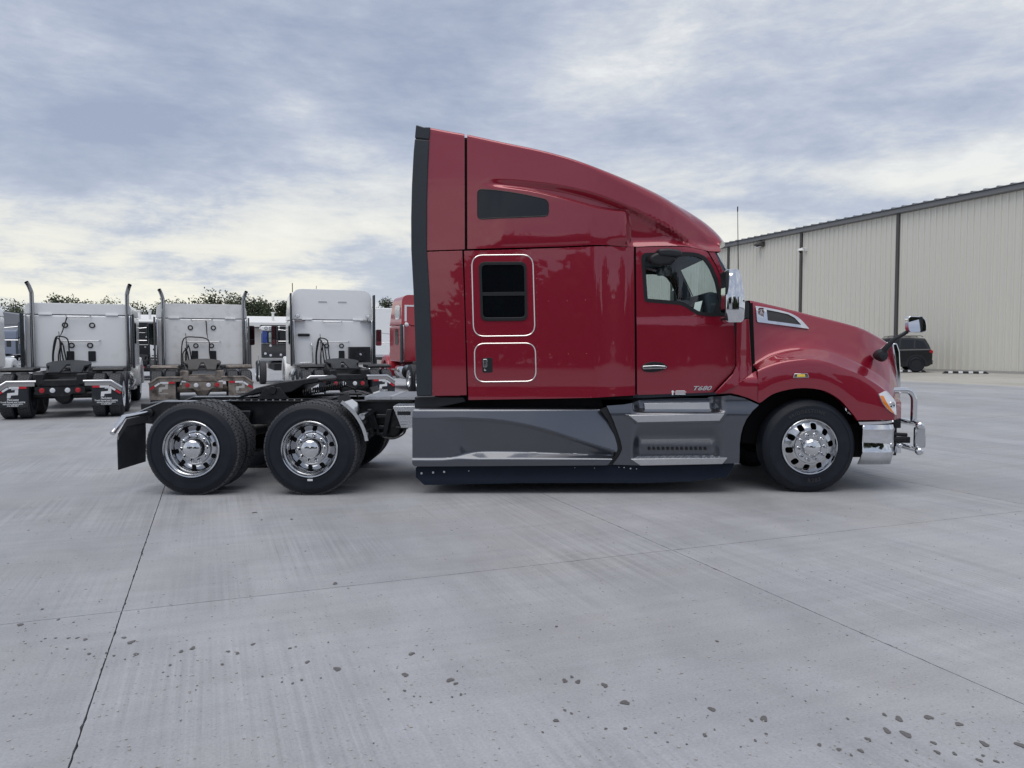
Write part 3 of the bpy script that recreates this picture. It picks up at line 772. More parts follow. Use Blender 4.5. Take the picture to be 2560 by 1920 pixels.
# --- door
HWD = 1.10
def DP(pts): return [S(x, y, 1.095 - .075*sstep(1700, 1850, x)) for x, y in pts]
door_out = DP([(1590.5, 618), (1653, 616), (1716, 616.5), (1753, 622), (1769, 628), (1790, 664), (1812, 716), (1829, 765), (1835, 805), (1839.5, 860), (1840, 914), (1831, 931), (1783, 981), (1593, 987.5)])
win = [(1604, 640), (1612, 633), (1680, 631), (1722, 630.5), (1747, 633.5), (1766, 643), (1782, 666), (1796, 700), (1805, 742), (1808, 790), (1775, 790), (1745, 786), (1729, 777), (1714, 766), (1699, 761), (1650, 757), (1612, 754)]
wout = DP(win)
def inset(poly, d):
    n = len(poly); out = []
    ar = sum(poly[i][0]*poly[(i+1) % n][1]-poly[(i+1) % n][0]*poly[i][1] for i in range(n)); sg = 1 if ar > 0 else -1
    for i in range(n):
        p = Vector(poly[i]); a = (p-Vector(poly[i-1])).normalized(); b = (Vector(poly[(i+1) % n])-p).normalized()
        na = Vector((-a.y, a.x))*sg; nb = Vector((-b.y, b.x))*sg; m_ = (na+nb); m_.normalize(); q = d/max(.4, m_.dot(na))
        out.append(tuple(p+m_*q))
    return out
wout = roundpoly(wout, .03, 3)
dhw = lambda x, z: hw(x, z) - .006 - .012*sstep(2.18, 2.3, z)*0 + .012*sstep(S(1600, 800, HWD)[1]+.02, S(1600, 806, HWD)[1]-.01, z)
bm = B(); xj = S(1588, 800, 1.1)[0]; bx(bm, xj-.03, xj+.03, -1.04, -.95, S(1588, 986, 1.1)[1], SEAM(xj)); o = ob('door_pillar', bm, dark, T, smooth=0); far(o)
door = panel('door', roundpoly(door_out, [.01, 0, 0, .05, .03, 0, 0, 0, 0, .0, .06, .06, .02, .02], 4), dhw, red, T, holes=[wout], step=.04, thick=.03)
fin = inset(wout, .036)
panel('window_frame', inset(wout, -.004), lambda x, z: dhw(x, z)+.004, seal, door, holes=[fin], step=.15, thick=.035, bevel=.006)
panel('window_pane', inset(wout, .02), lambda x, z: dhw(x, z)-.018, dglass, door, step=.2, thick=.0, bevel=0)
hp = roundpoly(SP([(1604, 916), (1612, 909), (1632, 904), (1655, 906), (1668, 914), (1668, 919), (1655, 927), (1630, 931), (1610, 929), (1604, 922)], HWD), .02, 3)
panel('handle_pocket', hp, lambda x, z: dhw(x, z)+.006, seal, door, step=0, thick=.006, bevel=.003)
panel('handle', roundpoly(SP([(1606, 914.5), (1640, 913), (1664, 914.5), (1667, 918), (1664, 921.5), (1606, 923)], HWD), .012, 4), lambda x, z: dhw(x, z)+.03, chrome, door, step=0, thick=.02, bevel=.006)
x, z = S(1757, 968, HWD)
bm = text_bm('T680', .115, .003, .38, 'CENTER', 1.0, .002)
bmesh.ops.transform(bm, matrix=Matrix.Translation((x-.01, -dhw(x, z)-.004, z-.035)) @ Matrix.Rotation(math.pi/2, 4, 'X') @ Matrix.Diagonal((.90, .58, 1, 1)), verts=bm.verts)
for v in bm.verts: v.co.y += dhw(x, z) - dhw(v.co.x, v.co.z)
ob('model_badge', bm, chrome, door, smooth=0)
# little white maker's notice at the door foot
x, z = S(1682, 981, HWD)
bm = B(); lathe(bm, [(.014, -.001), (.001, -.0012)], 14, (x, -dhw(x, z)-.003, z+.008)); bx(bm, x-.008, x+.008, -dhw(x, z)-.004, -dhw(x, z)-.002, z-.03, z-.002)
for i, wd in enumerate((.10, .13, .11, .115)):
    bx(bm, x+.085-wd/2, x+.085+wd/2, -dhw(x, z)-.004, -dhw(x, z)-.002, z+.014-i*.013, z+.021-i*.013)
ob('door_notice', bm, printw, door, smooth=0)
far(door)
# small convex mirror hood over the door
bm = B(); pts = SP([(1640, 625), (1668, 623), (1700, 628), (1703, 642), (1690, 645), (1644, 641)], 1.2)
prism(bm, pts, -1.30, -1.10, 'y'); o = ob('look_down_mirror', bm, blackpl, T, bevel=.025, seg=3)
bm = B(); prism(bm, SP([(1622, 642), (1640, 632), (1690, 644), (1684, 655), (1672, 663), (1650, 666), (1630, 662), (1621, 655)], 1.2), -1.285, -1.12, 'y'); ob('mirror_head', bm, seal, o, bevel=.03, seg=3)
far(o)
# --- A pillar, cowl
aw = SP([(1771, 624), (1782, 613), (1800, 652), (1822, 702), (1842, 752), (1851, 790), (1841, 800), (1836, 770), (1829, 752), (1812, 704), (1792, 660)], 1.06)
o = panel('windscreen_pillar', aw, lambda x, z: hw(x, z)-.012, red, T, step=.08, thick=.06); far(o)
co = SP([(1844, 800), (1876, 797), (1884, 936), (1852, 960), (1800, 984), (1787, 983), (1835, 934), (1844, 915)], 1.10)
o = panel('cowl_panel', co, lambda x, z: 1.075 - .03*sstep(S(1850, 800, 1.1)[0], S(1875, 800, 1.1)[0], x) + .03*sstep(1.5, 1.1, z), red, T, step=.05, thick=.04); far(o)
o = panel('cowl_vent', SP([(1851, 797), (1846, 758), (1856, 745), (1874, 757), (1874, 796)], 1.05), lambda x, z: 1.03, blackpl, T, step=0, thick=.05); far(o)
o = panel('hood_gap_seal', SP([(1870, 758), (1882, 757), (1888, 930), (1870, 945)], .93), lambda x, z: .93, dark, T, step=0, thick=.1, bevel=0)
o = panel('fender_backing', SP([(1775, 960), (1835, 915), (1900, 915), (1900, 1003), (1850, 990), (1775, 990)], .98), lambda x, z: .98, dark, T, step=0, thick=.1, bevel=0); far(o); far(o)
# --- windscreen
bm = B(); rows = []
for i in range(13):
    q = i/12
    x, z = S(1786+ (1860-1786)*q, 615 + (752-615)*q, .98)
    row = []
    for k in range(25):
        a = -1+2*k/24; y = a*(.90+.10*q); row.append(bm.verts.new((x + bow(a) - .02, y, z)))
    rows.append(row)
for i in range(12):
    for k in range(24): bm.faces.new((rows[i][k], rows[i][k+1], rows[i+1][k+1], rows[i+1][k]))
ob('windscreen', bm, wglass, T, smooth=60, recalc=True)
bm = B()
for s in (-1, 1): tube(bm, [(v.x-.0, v.y, v.z) for v in [Vector((S(1786+74*q, 608+144*q, .98)[0]-.02, s*(.90+.10*q), S(1786+74*q, 608+144*q, .98)[1])) for q in (0, .33, .66, 1)]], .007, 6)
ob('windscreen_seal', bm, seal, T)
# wipers and cowl top
x, z = S(1868, 752, .9)
bm = B(); prism(bm, [(x-.16, z-.30), (x+.03, z-.30), (x+.03, z-.02), (x-.06, z+.0)], -.84, .84, 'y'); ob('cowl_top', bm, blackpl, T, bevel=.02)
bm = B(); tube(bm, [(x+.05, -.62, z-.02), (x+.01, -.60, z+.05), (x-.06, -.30, z+.06), (x-.10, .1, z+.12)], .010, 6); tube(bm, [(x+.06, .1, z+.0), (x+.0, .12, z+.05), (x-.06, .6, z+.10)], .010, 6)
bx(bm, x+.01, x+.06, -.66, -.58, z-.03, z+.01); ob('wiper', bm, blackpl, T, bevel=.004)
# --- interior
zf = S(1600, 985, HWD)[1]
bm = B(); bx(bm, XD-.02, X_(1842), -1.0, 1.0, zf-.05, zf+.02); ob('cab_floor', bm, intr, T, smooth=0)
bm = B(); zr = SEAM(X_(1700)); bx(bm, XD-.02, X_(1752), -1.0, 1.0, zr-.02, zr+.05); ob('headliner', bm, intr, T, smooth=0)
xr, zd = S(1745, 735, .9); xd1, _ = S(1850, 735, .9)
bm = B(); prism(bm, [S(1772, 800, .95), S(1763, 742, .95), S(1772, 728, .95), S(1800, 733, .95), S(1852, 745, .95), S(1852, 900, .95), S(1780, 900, .95)], -.94, .94, 'y'); ob('dashboard', bm, intr, T, bevel=.03)
bm = B(); pr_ = SP([(1752, 790), (1762, 748), (1768, 744), (1760, 792)], .9); prism(bm, pr_, -.80, -.45, 'y'); ob('dash_trim', bm, chrome, T)
bm = B(); cx, cz = S(1700, 800, -.55); ring = []
for k in range(28):
    a = 2*math.pi*k/28; ring.append((cx+math.cos(a)*.23*.5, .55+math.sin(a)*.23, cz+.02+math.cos(a)*.23*.86))
tube(bm, ring, .017, 8, closed=True)
for a in (.4, 2.2, 4.3): tube(bm, [(cx+.03, .55, cz), (cx+math.cos(a)*.115, .55+math.sin(a)*.23, cz+.02+math.cos(a)*.2)], .014, 6)
tube(bm, [(cx+.03, .55, cz), (cx+.4, .55, cz-.28)], .03, 8); ob('steering_wheel', bm, blackpl, T)
bm = B(); gx, gz = S(1693, 695, -.9)
tube(bm, [(gx, .93, gz+.16), (gx+.02, .90, gz+.10), (gx+.02, .88, gz-.10), (gx, .93, gz-.16)], .016, 8); ob('grab_handle', bm, blackpl, T)
for s in (-1, 1):
    bm = B(); bx(bm, XD+.05, XD+.50, s*.62-.24, s*.62+.24, zf+.25, zf+.52); bx(bm, XD+.02, XD+.16, s*.62-.22, s*.62+.22, zf+.45, zf+.75); ob('seat', bm, intr, T, bevel=.04)
bm = B()
for s in (-1, 1): prism(bm, SP([(1766, 640), (1786, 622), (1800, 648), (1848, 758), (1850, 792), (1812, 792), (1808, 742), (1799, 700), (1785, 666)], .98), s*.91, s*.985, 'y')
ob('pillar_lining', bm, intr, T, smooth=0)
bm = B(); bx(bm, X_(1730), X_(1775), -.93, .93, zr-.14, zr-.03); ob('header_panel', bm, intr, T, bevel=.03)
# --- side mirror
mo = SP([(1811.5, 678), (1818, 673.5), (1845, 674), (1850, 681), (1854, 720), (1858, 752), (1857, 798), (1850, 806), (1818, 806.5), (1811, 802)], 1.36)
mz0, mz1 = S(1830, 806, 1.36)[1], S(1830, 673, 1.36)[1]; mx0, mx1 = mo[0][0], S(1858, 740, 1.36)[0]
def mhw(x, z):
    q = (z-mz0)/(mz1-mz0); r = (x-mx0)/(mx1-mx0); return 1.375 + .045*max(0, 1-abs(2*q-.75)**2.2*.75)*1.0 + .035*max(0, 1-(2*r-1)**2) - .05*max(0, q-.5)
o = panel('side_mirror', roundpoly(mo, .015, 3), mhw, chrome, T, step=.015, thick=.16, bevel=.012, smooth=60)
bm = B(); prism(bm, SP([(1810.5, 680), (1819, 674.5), (1819, 806.5), (1810.5, 801)], 1.36), -1.425, -1.20, 'y'); ob('mirror_housing', bm, blackpl, o, bevel=.015)
bm = B(); bx(bm, mo[0][0]-.002, mo[0][0]+.01, -1.40, -1.24, S(1815, 795, 1.36)[1], S(1815, 685, 1.36)[1]); ob('mirror_glass', bm, chrome, o, smooth=0)
bm = B(); prism(bm, SP([(1816, 752), (1858.5, 748), (1859, 757), (1816, 758)], 1.36), -1.436, -1.22, 'y'); ob('mirror_band', bm, chrome, o, bevel=.012)
bm = B()
for py in (690, 795):
    x, z = S(1838, py, 1.2); tube(bm, [(x, -1.24, z), (x, -1.08, z-.01), (x+.0, -1.0, z-.02)], .018, 8)
ob('mirror_arm', bm, blackpl, o); far(o)
# --- antenna
x, z = S(1846, 700, .4); _, zt_ = S(1843, 527, .4)
bm = B(); tube(bm, [(x+.02, .95, z-.3), (x+.0, .95, z), (x-.02, .95, zt_)], [.012, .006, .0035], 6); tube(bm, [(x-.02, .95, zt_-.01), (x-.02, .95, zt_+.05)], .007, 6)
bmesh.ops.translate(bm, vec=(0, -1.35, 0), verts=bm.verts); ob('antenna', bm, seal, T)

# --- hood and fenders
ztop = spl([S(x, y, h) for x, y, h in ((1881, 752, .80), (1957, 769, .79), (2033, 788, .77), (2109, 807, .74), (2160, 823, .70), (2198, 839.5, .66), (2222, 852, .62), (2240, 864, .58))])
zc2 = spl([S(x, y, .93) for x, y in ((1875, 921), (1886, 913), (1932, 889), (1995, 877), (2058, 879), (2109, 896), (2160, 923), (2198, 951), (2231, 989), (2244, 1008))])
zc1 = spl([S(x, y, 1.08) for x, y in ((1790, 992), (1825, 981), (1856, 951), (1894, 926), (1944, 907), (2008, 898), (2058, 903), (2109, 921), (2160, 944), (2210, 976), (2246, 1010))])
zlip = spl([S(x, y, 1.12) for x, y in ((1780, 1005), (1826, 984), (1845, 988), (1870, 996), (1902, 1007))])
lipa = [S(x, y, 1.12) for x, y in ((1902, 1007), (1930, 987), (1964, 976), (1998, 971), (2032, 972), (2066, 980), (2100, 1001), (2122, 1025), (2134, 1039), (2144, 1053))]
zlip2 = spl(lipa)
xl0, xl1 = lipa[0][0], lipa[-1][0]; zfb = S(2200, 1049, 1.05)[1]
def lipz(x): return zlip(x) if x < xl0 else (zlip2(x) if x < xl1 else zfb + .01*0)
xh0 = S(1881.5, 850, .9)[0]; xh1 = S(2240, 900, .62)[0]; xf1 = S(2246, 1040, 1.0)[0]
def noff(t_, y): return .30*sstep(.45, 1.0, t_)*max(0, 1-(abs(y)/1.05)**2)
bm = B(); rows = []; NX = 110
for i in range(NX+1):
    t_ = i/NX; x = xh0 + (xf1-xh0)*t_
    nose = sstep(xh1-.28, xf1+.02, x)
    wt = .80 - .13*t_ - .20*sstep(.72, 1, t_)
    w2 = .935 - .06*t_ - .26*nose
    w1 = 1.085 + .015*math.sin(t_*math.pi) - .20*nose**1.6
    wm = 1.125 + .012*math.sin(t_*math.pi) - .20*nose**1.5
    zt = ztop(x + noff(t_, wt)); z2 = min(zc2(x), zt-.06); z1 = min(zc1(x), z2-.012); zl_ = lipz(x)
    zl_ = min(zl_, z1-.02)
    dome = .02
    ctl = [(0, zt+dome), (-.35, zt+dome*.85), (-wt+.07, zt+.008), (-wt+.018, zt-.006), (-wt, zt-.03), (-wt-.03, zt-.10), (-(wt+(w2-wt)*.45), zt+(z2-zt)*.55), (-(w2-.012), z2+.035), (-(w2+.03), z2), (-(w2+(w1-w2)*.6), z2+(z1-z2)*.55), (-(w1-.008), z1+.006), (-(w1+.018), z1-.018), (-wm, z1+(zl_-z1)*.55), (-(wm-.004), zl_+.03), (-(wm-.012), zl_), (-(wm-.07), zl_+.004)]
    half = catmull(ctl, 4)
    row = [(-p.x*-1, p.y) for p in half]
    full = row + [(-y, z) for y, z in row[1:]]
    pts = [(y, z) for y, z in row[::-1]] + [(-y, z) for y, z in row[1:]]
    rows.append([bm.verts.new((x + noff(t_, y), y, z)) for y, z in pts])
for i in range(NX):
    for k in range(len(rows[0])-1): bm.faces.new((rows[i][k], rows[i][k+1], rows[i+1][k+1], rows[i+1][k]))
bm.faces.new(rows[-1])
hood = ob('hood', bm, red, T, smooth=32)
# rear foot of the fender between door and wheel
fo = SP([(1790, 985), (1826, 955), (1850, 950), (1883, 931), (1883, 940), (1856, 953), (1842, 968), (1850, 990), (1826, 984)], 1.1)
ft = [S(x, y, 1.10) for x, y in ((1795, 986), (1815, 972), (1838, 962), (1856, 951), (1882, 934), (1899, 926), (1899, 1008), (1870, 995), (1845, 987), (1826, 983.5))]
o = panel('fender_foot', ft, lambda x, z: 1.07+.045*sstep(S(1800, 900, 1.1)[0], S(1882, 900, 1.1)[0], x)-.06*sstep(S(1880, 955, 1.1)[1], S(1880, 925, 1.1)[1], z), red, T, step=.04, thick=.06); far(o)
# wheel house and engine bay filling
xw, _ = S(2024, 1118, 1.1)
bm = B(); prism(bm, [(xw+math.cos(R(a))*.66, .53+math.sin(R(a))*.62) for a in range(-8, 190, 9)] , -.78, .78, 'y'); ob('wheel_house', bm, dark, T, smooth=0)
# side vent of the hood with emblem
vout = SP([(1891, 764), (1925, 769), (1960, 776), (1985, 783), (2005, 795), (2027, 822), (1990, 817), (1893, 805)], .86)
vin = SP([(1919, 774), (1950, 779.5), (1975, 785), (1991, 794), (2007, 812), (1965, 807), (1920, 801)], .86)
def hhw(x, z):
    """half width of the hood flank at a height"""
    t_ = (x-xh0)/(xf1-xh0); wt = .80-.13*t_-.20*sstep(.72, 1, t_); zt = ztop(x); w2 = .935-.06*t_; z2 = zc2(x)
    ks = [(zt+.02, wt-.02), (zt-.03, wt), (zt-.10, wt+.03), (zt+(z2-zt)*.55, wt+(w2-wt)*.45), (z2+.035, w2-.012)]
    for (za, wa), (zb__, wb_) in zip(ks, ks[1:]):
        if z >= zb__: return wa + (wb_-wa)*max(0, (za-z)/(za-zb__)) + .006
    return w2
vent = panel('hood_vent', roundpoly(vout, [.015, .05, .05, .05, .05, .015, .05, .015], 4), lambda x, z: hhw(x, z)+.016, chrome, T, holes=[roundpoly(vin, .01, 3)], step=.06, thick=.03, bevel=.006, smooth=45)
panel('vent_grille', inset(roundpoly(vin, .01, 3), -.01), lambda x, z: hhw(x, z)+.006, mat('vent_mesh', (.03, .03, .034), .6, bump=.4, bscale=200), vent, step=.08, thick=.002, bevel=0)
ex, ez = S(1904, 780, .86); ey = -hhw(ex, ez)-.018
bm = B(); lathe(bm, [(.036, .0), (.036, -.004), (.001, -.006)], 24, (ex, ey, ez)); bx(bm, ex-.026, ex+.026, ey-.003, ey+.002, ez-.105, ez-.02); bx(bm, ex-.026, ex+.026, ey-.003, ey+.002, ez+.030, ez+.048); ob('emblem', bm, maroon, vent, smooth=0)
bm = B(); ring = [(ex+math.cos(a*.2617)*.029, ey-.006, ez+math.sin(a*.2617)*.029) for a in range(24)]; tube(bm, ring, .002, 5, closed=True)
for k in range(3): bx(bm, ex-.016+k*.014-.003, ex-.016+k*.014+.003, ey-.006, ey-.003, ez-.10, ez-.04)
for ch, dz_ in (('K', .002), ('W', -.022)):
    tb = text_bm(ch, .030, .0015, 0, 'CENTER', 1, .001)
    bmesh.ops.transform(tb, matrix=Matrix.Translation((ex, ey-.007, ez+dz_)) @ Matrix.Rotation(math.pi/2, 4, 'X'), verts=tb.verts)
    me = bpy.data.meshes.new('t'); tb.to_mesh(me); tb.free(); bm.from_mesh(me); bpy.data.meshes.remove(me)
ob('emblem_letters', bm, printw, vent, smooth=0); far(vent)
# fender marker light
lp = roundpoly(SP([(1985, 934), (2018, 933), (2022, 944), (1982, 945)], 1.13), .008, 3)
o = panel('marker_lamp', lp, 1.146, chrome, T, step=0, thick=.02, bevel=.004); panel('lamp_lens', SP([(1992, 936), (2011, 935.5), (2012, 942), (1991, 942.5)], 1.13), 1.151, yell, o, step=0, thick=.012, bevel=.003); far(o)
# headlight
def fhw(x, z):
    t_ = (x-xh0)/(xf1-xh0); nose = sstep(xh1-.28, xf1+.02, x)
    wm = 1.13 + .012*math.sin(t_*math.pi) - .20*nose**1.5; w1 = 1.108 - .20*nose**1.6
    return w1 + (wm-w1)*sstep(zc1(x), zc1(x)-.16, z)
hl = roundpoly(SP([(2186, 984), (2206, 975), (2220, 990), (2234, 1009), (2243, 1033), (2240, 1036.5), (2226, 1035), (2209, 1024), (2194, 1006)], 1.03), [.01, .02, .05, .05, .01, .01, .05, .05, .05], 3)
o = panel('headlight', hl, lambda x, z: fhw(x, z)+.014, clearl, T, step=.03, thick=.05, bevel=.006)
panel('turn_signal', roundpoly(SP([(2188, 987), (2197, 988), (2203, 1003), (2216, 1022), (2224, 1033), (2209, 1022.5), (2195, 1005)], 1.03), .01, 3), lambda x, z: fhw(x, z)+.018, amber, o, step=.03, thick=.004, bevel=.001)
bm = B(); hx, hz = S(2218, 1010, 1.03); lathe(bm, [(.001, -.004), (.030, -.008), (.036, 0), (.036, .01)], 18, (hx, -fhw(hx, hz)-.014, hz)); ob('projector', bm, chrome, o); far(o)
# grille
gx0 = S(2232, 900, .5)[0]; gx1 = S(2242, 950, .5)[0]; zgt = S(2232, 858, .5)[1]; zgb = S(2242, 1046, .5)[1]
bm = B()
for s in (-1, 1): prism(bm, [(gx0-.06, zgt), (gx0+.0, zgt), (gx0+.035, zgt-.10), (gx1, zgt-.35), (gx1+.005, zgb), (gx1-.06, zgb), (gx1-.06, zgt-.35)], s*.48, s*.60, 'y')
prism(bm, [(gx0-.08, zgt+.01), (gx0-.01, zgt+.015), (gx0+.03, zgt-.09), (gx0-.06, zgt-.09)], -.48, .48, 'y'); ob('grille_surround', bm, chrome, T, bevel=.015)
for k in range(12):
    bm = B(); zz = zgt-.13-k*(zgt-zgb-.17)/12; bx(bm, gx1-.05, gx1-.02, -.48, .48, zz-.012, zz+.012); ob('grille_bar', bm, chrome, T, bevel=.004)
bm = B(); bx(bm, gx1-.16, gx1-.09, -.48, .48, zgb, zgt-.05); ob('radiator', bm, dark, T, smooth=0)
# hood mirror
x, z = S(2212, 888, 1.0)
bm = B(); lathe(bm, [(.001, -.06), (.05, -.05), (.075, 0), (.06, .08), (.03, .16)], 20, (x, -.93, z)); mm = ob('hood_mirror', bm, blackpl, T)
pth = [(*S(2214, 880, 1.0), ), (*S(2238, 848, 1.05),), (*S(2262, 836, 1.1),), (*S(2282, 822, 1.1),)]
bm = B(); tube(bm, [(pth[0][0], -.95, pth[0][1]), (pth[0][0]+.02, -.98, pth[0][1]+.05), (pth[1][0], -1.03, pth[1][1]), (pth[2][0], -1.06, pth[2][1]), (pth[3][0], -1.08, pth[3][1])], [.036, .032, .024, .021, .019], 10); ob('mirror_arm', bm, blackpl, mm)
bm = B(); prism(bm, roundpoly(SP([(2269, 794), (2274, 790), (2304, 791), (2313, 800), (2316, 815), (2315, 828), (2308, 831), (2273, 831), (2269, 822)], 1.15), .02, 3), -1.165, -1.085, 'y'); ob('mirror_head', bm, chrome, mm, bevel=.035, seg=4)
pz_ = roundpoly(SP([(2271, 793), (2299, 791.5), (2298.5, 830), (2273, 830), (2270, 822)], 1.16), .02, 3); hx_, hz_ = S(2285, 811, 1.16)
panel('mirror_glass', pz_, lambda x, z: 1.172 + .05*(x-hx_) - .16*(z-hz_) - .25*(z-hz_)**2, chrome, mm, step=.02, thick=.01, bevel=0, smooth=60)
bm = B(); prism(bm, SP([(2299, 792), (2303, 792), (2302.5, 830.5), (2298.5, 830)], 1.16), -1.19, -1.10, 'y'); ob('mirror_divider', bm, seal, mm); far(mm)
# --- bumper
bp_ = [(2152, 1064), (2200, 1062), (2250, 1059), (2259, 1068), (2259.5, 1130), (2243, 1155), (2200, 1163), (2149, 1168), (2157, 1150), (2161, 1122), (2159.5, 1099)]
bxs = [S(x, y, 1.12) for x, y in bp_]
xb1 = max(p[0] for p in bxs)
zb = lambda py: S(2200, py, 1.12)[1]
bm = B(); rows = []
# plan outline of the bumper swept through its profile
prof_b = [(zb(1061), -.035), (zb(1062.5), -.010), (zb(1068), .0), (zb(1074), .012), (zb(1078), .004), (zb(1100), .0), (zb(1126), .004), (zb(1131), .012), (zb(1136), .004), (zb(1163), -.045)]
xs_r = S(2158, 1100, 1.12)[0]
for zz, d in prof_b:
    row = []
    back = xs_r + (.06 - .00)*0
    lowc = sstep(zb(1131), zb(1163), zz)
    pl = [(xs_r - .03*lowc, 1.10+d), (xs_r+.12, 1.115+d), (xb1-.20, 1.11+d), (xb1-.10, 1.07+d), (xb1-.05+d, .98+d), (xb1-.01+d-.10*lowc, .85), (xb1+.02+d-.12*lowc, .5), (xb1+.03+d-.12*lowc, 0)]
    pl = [(p.x, p.y) for p in catmull([(a, b) for a, b in pl], 4)]
    full = [(x, -y) for x, y in pl] + [(x, y) for x, y in pl[-2::-1]]
    rows.append([bm.verts.new((x, y, zz)) for x, y in full])
for i in range(len(rows)-1):
    for k in range(len(rows[0])-1): bm.faces.new((rows[i][k], rows[i][k+1], rows[i+1][k+1], rows[i+1][k]))
bump = ob('bumper', bm, chrome, T, smooth=30)
md = bump.modifiers.new('solid', 'SOLIDIFY'); md.thickness = .012; md.offset = -1
o = panel('bumper_cap', SP([(2146, 1054.5), (2200, 1053), (2240, 1050.5), (2243, 1057), (2200, 1061), (2150, 1062.5)], 1.1), lambda x, z: 1.10-.10*sstep(xb1-.2, xb1+.02, x), chrome, T, step=.06, thick=.06); far(o)
bm = B(); x, z = S(2244, 1111, 1.0); lathe(bm, [(.028, .0), (.028, -.03), (.02, -.045), (.001, -.05)], 14, (x-.03, -1.085, z)); bx(bm, x-.055, x-.005, -1.095, -1.06, z-.085, z-.01); o = ob('tow_eye', bm, chrome, T, bevel=.004); far(o)
bm = B(); bx(bm, xs_r-.05, xb1-.12, -.9, .9, zb(1150), zb(1064)); ob('bumper_beam', bm, dark, T, smooth=0)
# --- grille guard
gg = B(); q = lambda px, py, hwv: (S(px, py, hwv)[0], -hwv, S(px, py, hwv)[1])
y_o = .78
pth = [q(2240, 976, y_o), q(2262, 976, y_o), q(2274, 979, y_o), q(2283, 990, y_o), q(2285, 1006, y_o), q(2284, 1040, y_o), q(2284, 1056, y_o)]
pth = [tuple(p) for p in catmull(pth, 3)]
pth = [(p[0]-.10 if i == 0 else p[0], p[1] if i else p[1], p[2]) for i, p in enumerate(pth)]
tube(gg, pth, .036, 12)
tube(gg, [(p[0], -p[1], p[2]) for p in pth], .036, 12)
a = q(2300, 1062, 1.02); b2 = q(2304, 1050, .92)
bar = [(a[0], a[1], a[2]), (a[0]+.10, -.90, a[2]+.04), (a[0]+.10, 0, a[2]+.04)]
for zz in (a[2], q(2299, 1127, 1.02)[2]):
    pt = [(a[0]-.01, -1.03, zz), (a[0]+.05, -.93, zz+.0), (a[0]+.06, -.5, zz), (a[0]+.06, .5, zz), (a[0]+.05, .93, zz), (a[0]-.01, 1.03, zz)]
    tube(gg, pt, .038, 12)
guard = ob('grille_guard', gg, chrome, T, smooth=60)
for s in (-1, 1):
    bm = B(); bx(bm, a[0]-.03, a[0]+.09, s*.96-.03, s*.96+.03, q(2300, 1120, 1.0)[2], q(2300, 1068, 1.0)[2])
    ob('guard_upright', bm, alu, guard, bevel=.015)
for zz in (a[2]-.005, q(2299, 1127, 1.02)[2]):
    for s in (-1, 1):
        bm = B(); bmesh.ops.create_uvsphere(bm, u_segments=18, v_segments=12, radius=.046); bmesh.ops.translate(bm, vec=(a[0]-.015, s*1.045, zz), verts=bm.verts); ob('end_ball', bm, chrome, guard, smooth=80)
for s in (-1, 1):
    bm = B(); bx(bm, xb1-.06, xb1+.10, s*.72-.04, s*.72+.04, zb(1150), zb(1075)); bx(bm, xb1+.02, a[0]+.04, s*.72-.025, s*.72+.025, zb(1118), zb(1102)); bx(bm, xb1+.05, xb1+.13, s*.74-.05, s*.74+.03, zb(1078), zb(1050))
    tube(bm, [(xb1+.0, s*.85, zb(1092)), (xb1+.17, s*.85, zb(1094))], .022, 10); tube(bm, [(xb1+.0, s*.85, zb(1104)), (xb1+.15, s*.85, zb(1104))], .022, 10)
    ob('guard_bracket', bm, cast, guard, bevel=.006)
# --- grey side skirt with its sculpted scoop
HS = 1.20
zk = lambda py: S(1300, py, HS)[1]; xk = lambda px: S(px, 1090, HS)[0]
ucr = spl([S(x, y, HS) for x, y in ((1030, 1044), (1090, 1044.5), (1170, 1046), (1249, 1051), (1320, 1063), (1384, 1080), (1445, 1100), (1500, 1117), (1545, 1131))])
lcr = spl([S(x, y, HS) for x, y in ((1030, 1147), (1100, 1147), (1118, 1146), (1160, 1137), (1203, 1131), (1294, 1131), (1400, 1134.5), (1500, 1138.5), (1545, 1141))])
zl0 = zk(1148)
def skhw(x, z):
    ztp = zk(1020); zu = ucr(x); zl = lcr(x)
    fade = sstep(xk(1060), xk(1160), x)                       # scoop fades out towards the rear end
    scoop_l = sstep(xk(1085) + .52*max(0.0, (zu-z)), xk(1150) + .62*max(0.0, (zu-z)), x)
    # the upper face leans out down to the crease, the scoop below leans in, a ledge comes out again
    if z >= zu: return HS + .012 - .30*(z-zu) - .03*sstep(ztp-.025, ztp, z) - .004
    if z >= zl0:
        k = max(0, min(1, (zu-z)/(zu-zl0)))
        y = HS + .008 - scoop_l*(.012 + .075*k**.8)*sstep(zu, zu-.03, z) - .02*(1-scoop_l)*k
        if zl > zl0+.003 and z < zl: y += (HS+.012-y)*((zl-z)/(zl-zl0))
        return y
    return HS + .010
sk_poly = roundpoly(SP([(1036, 1020), (1499, 1021), (1512, 1036), (1525, 1058), (1536, 1085), (1543, 1112), (1544, 1124), (1537, 1139), (1519, 1163), (1036, 1166), (1030.5, 1158), (1031, 1028)], HS), [.02, .02, 0, 0, 0, 0, .02, .02, .02, .02, .01, .02], 3)
sk = panel('side_skirt', sk_poly, skhw, grey, T, step=.014, thick=.08, bevel=.006, smooth=55); far(sk)
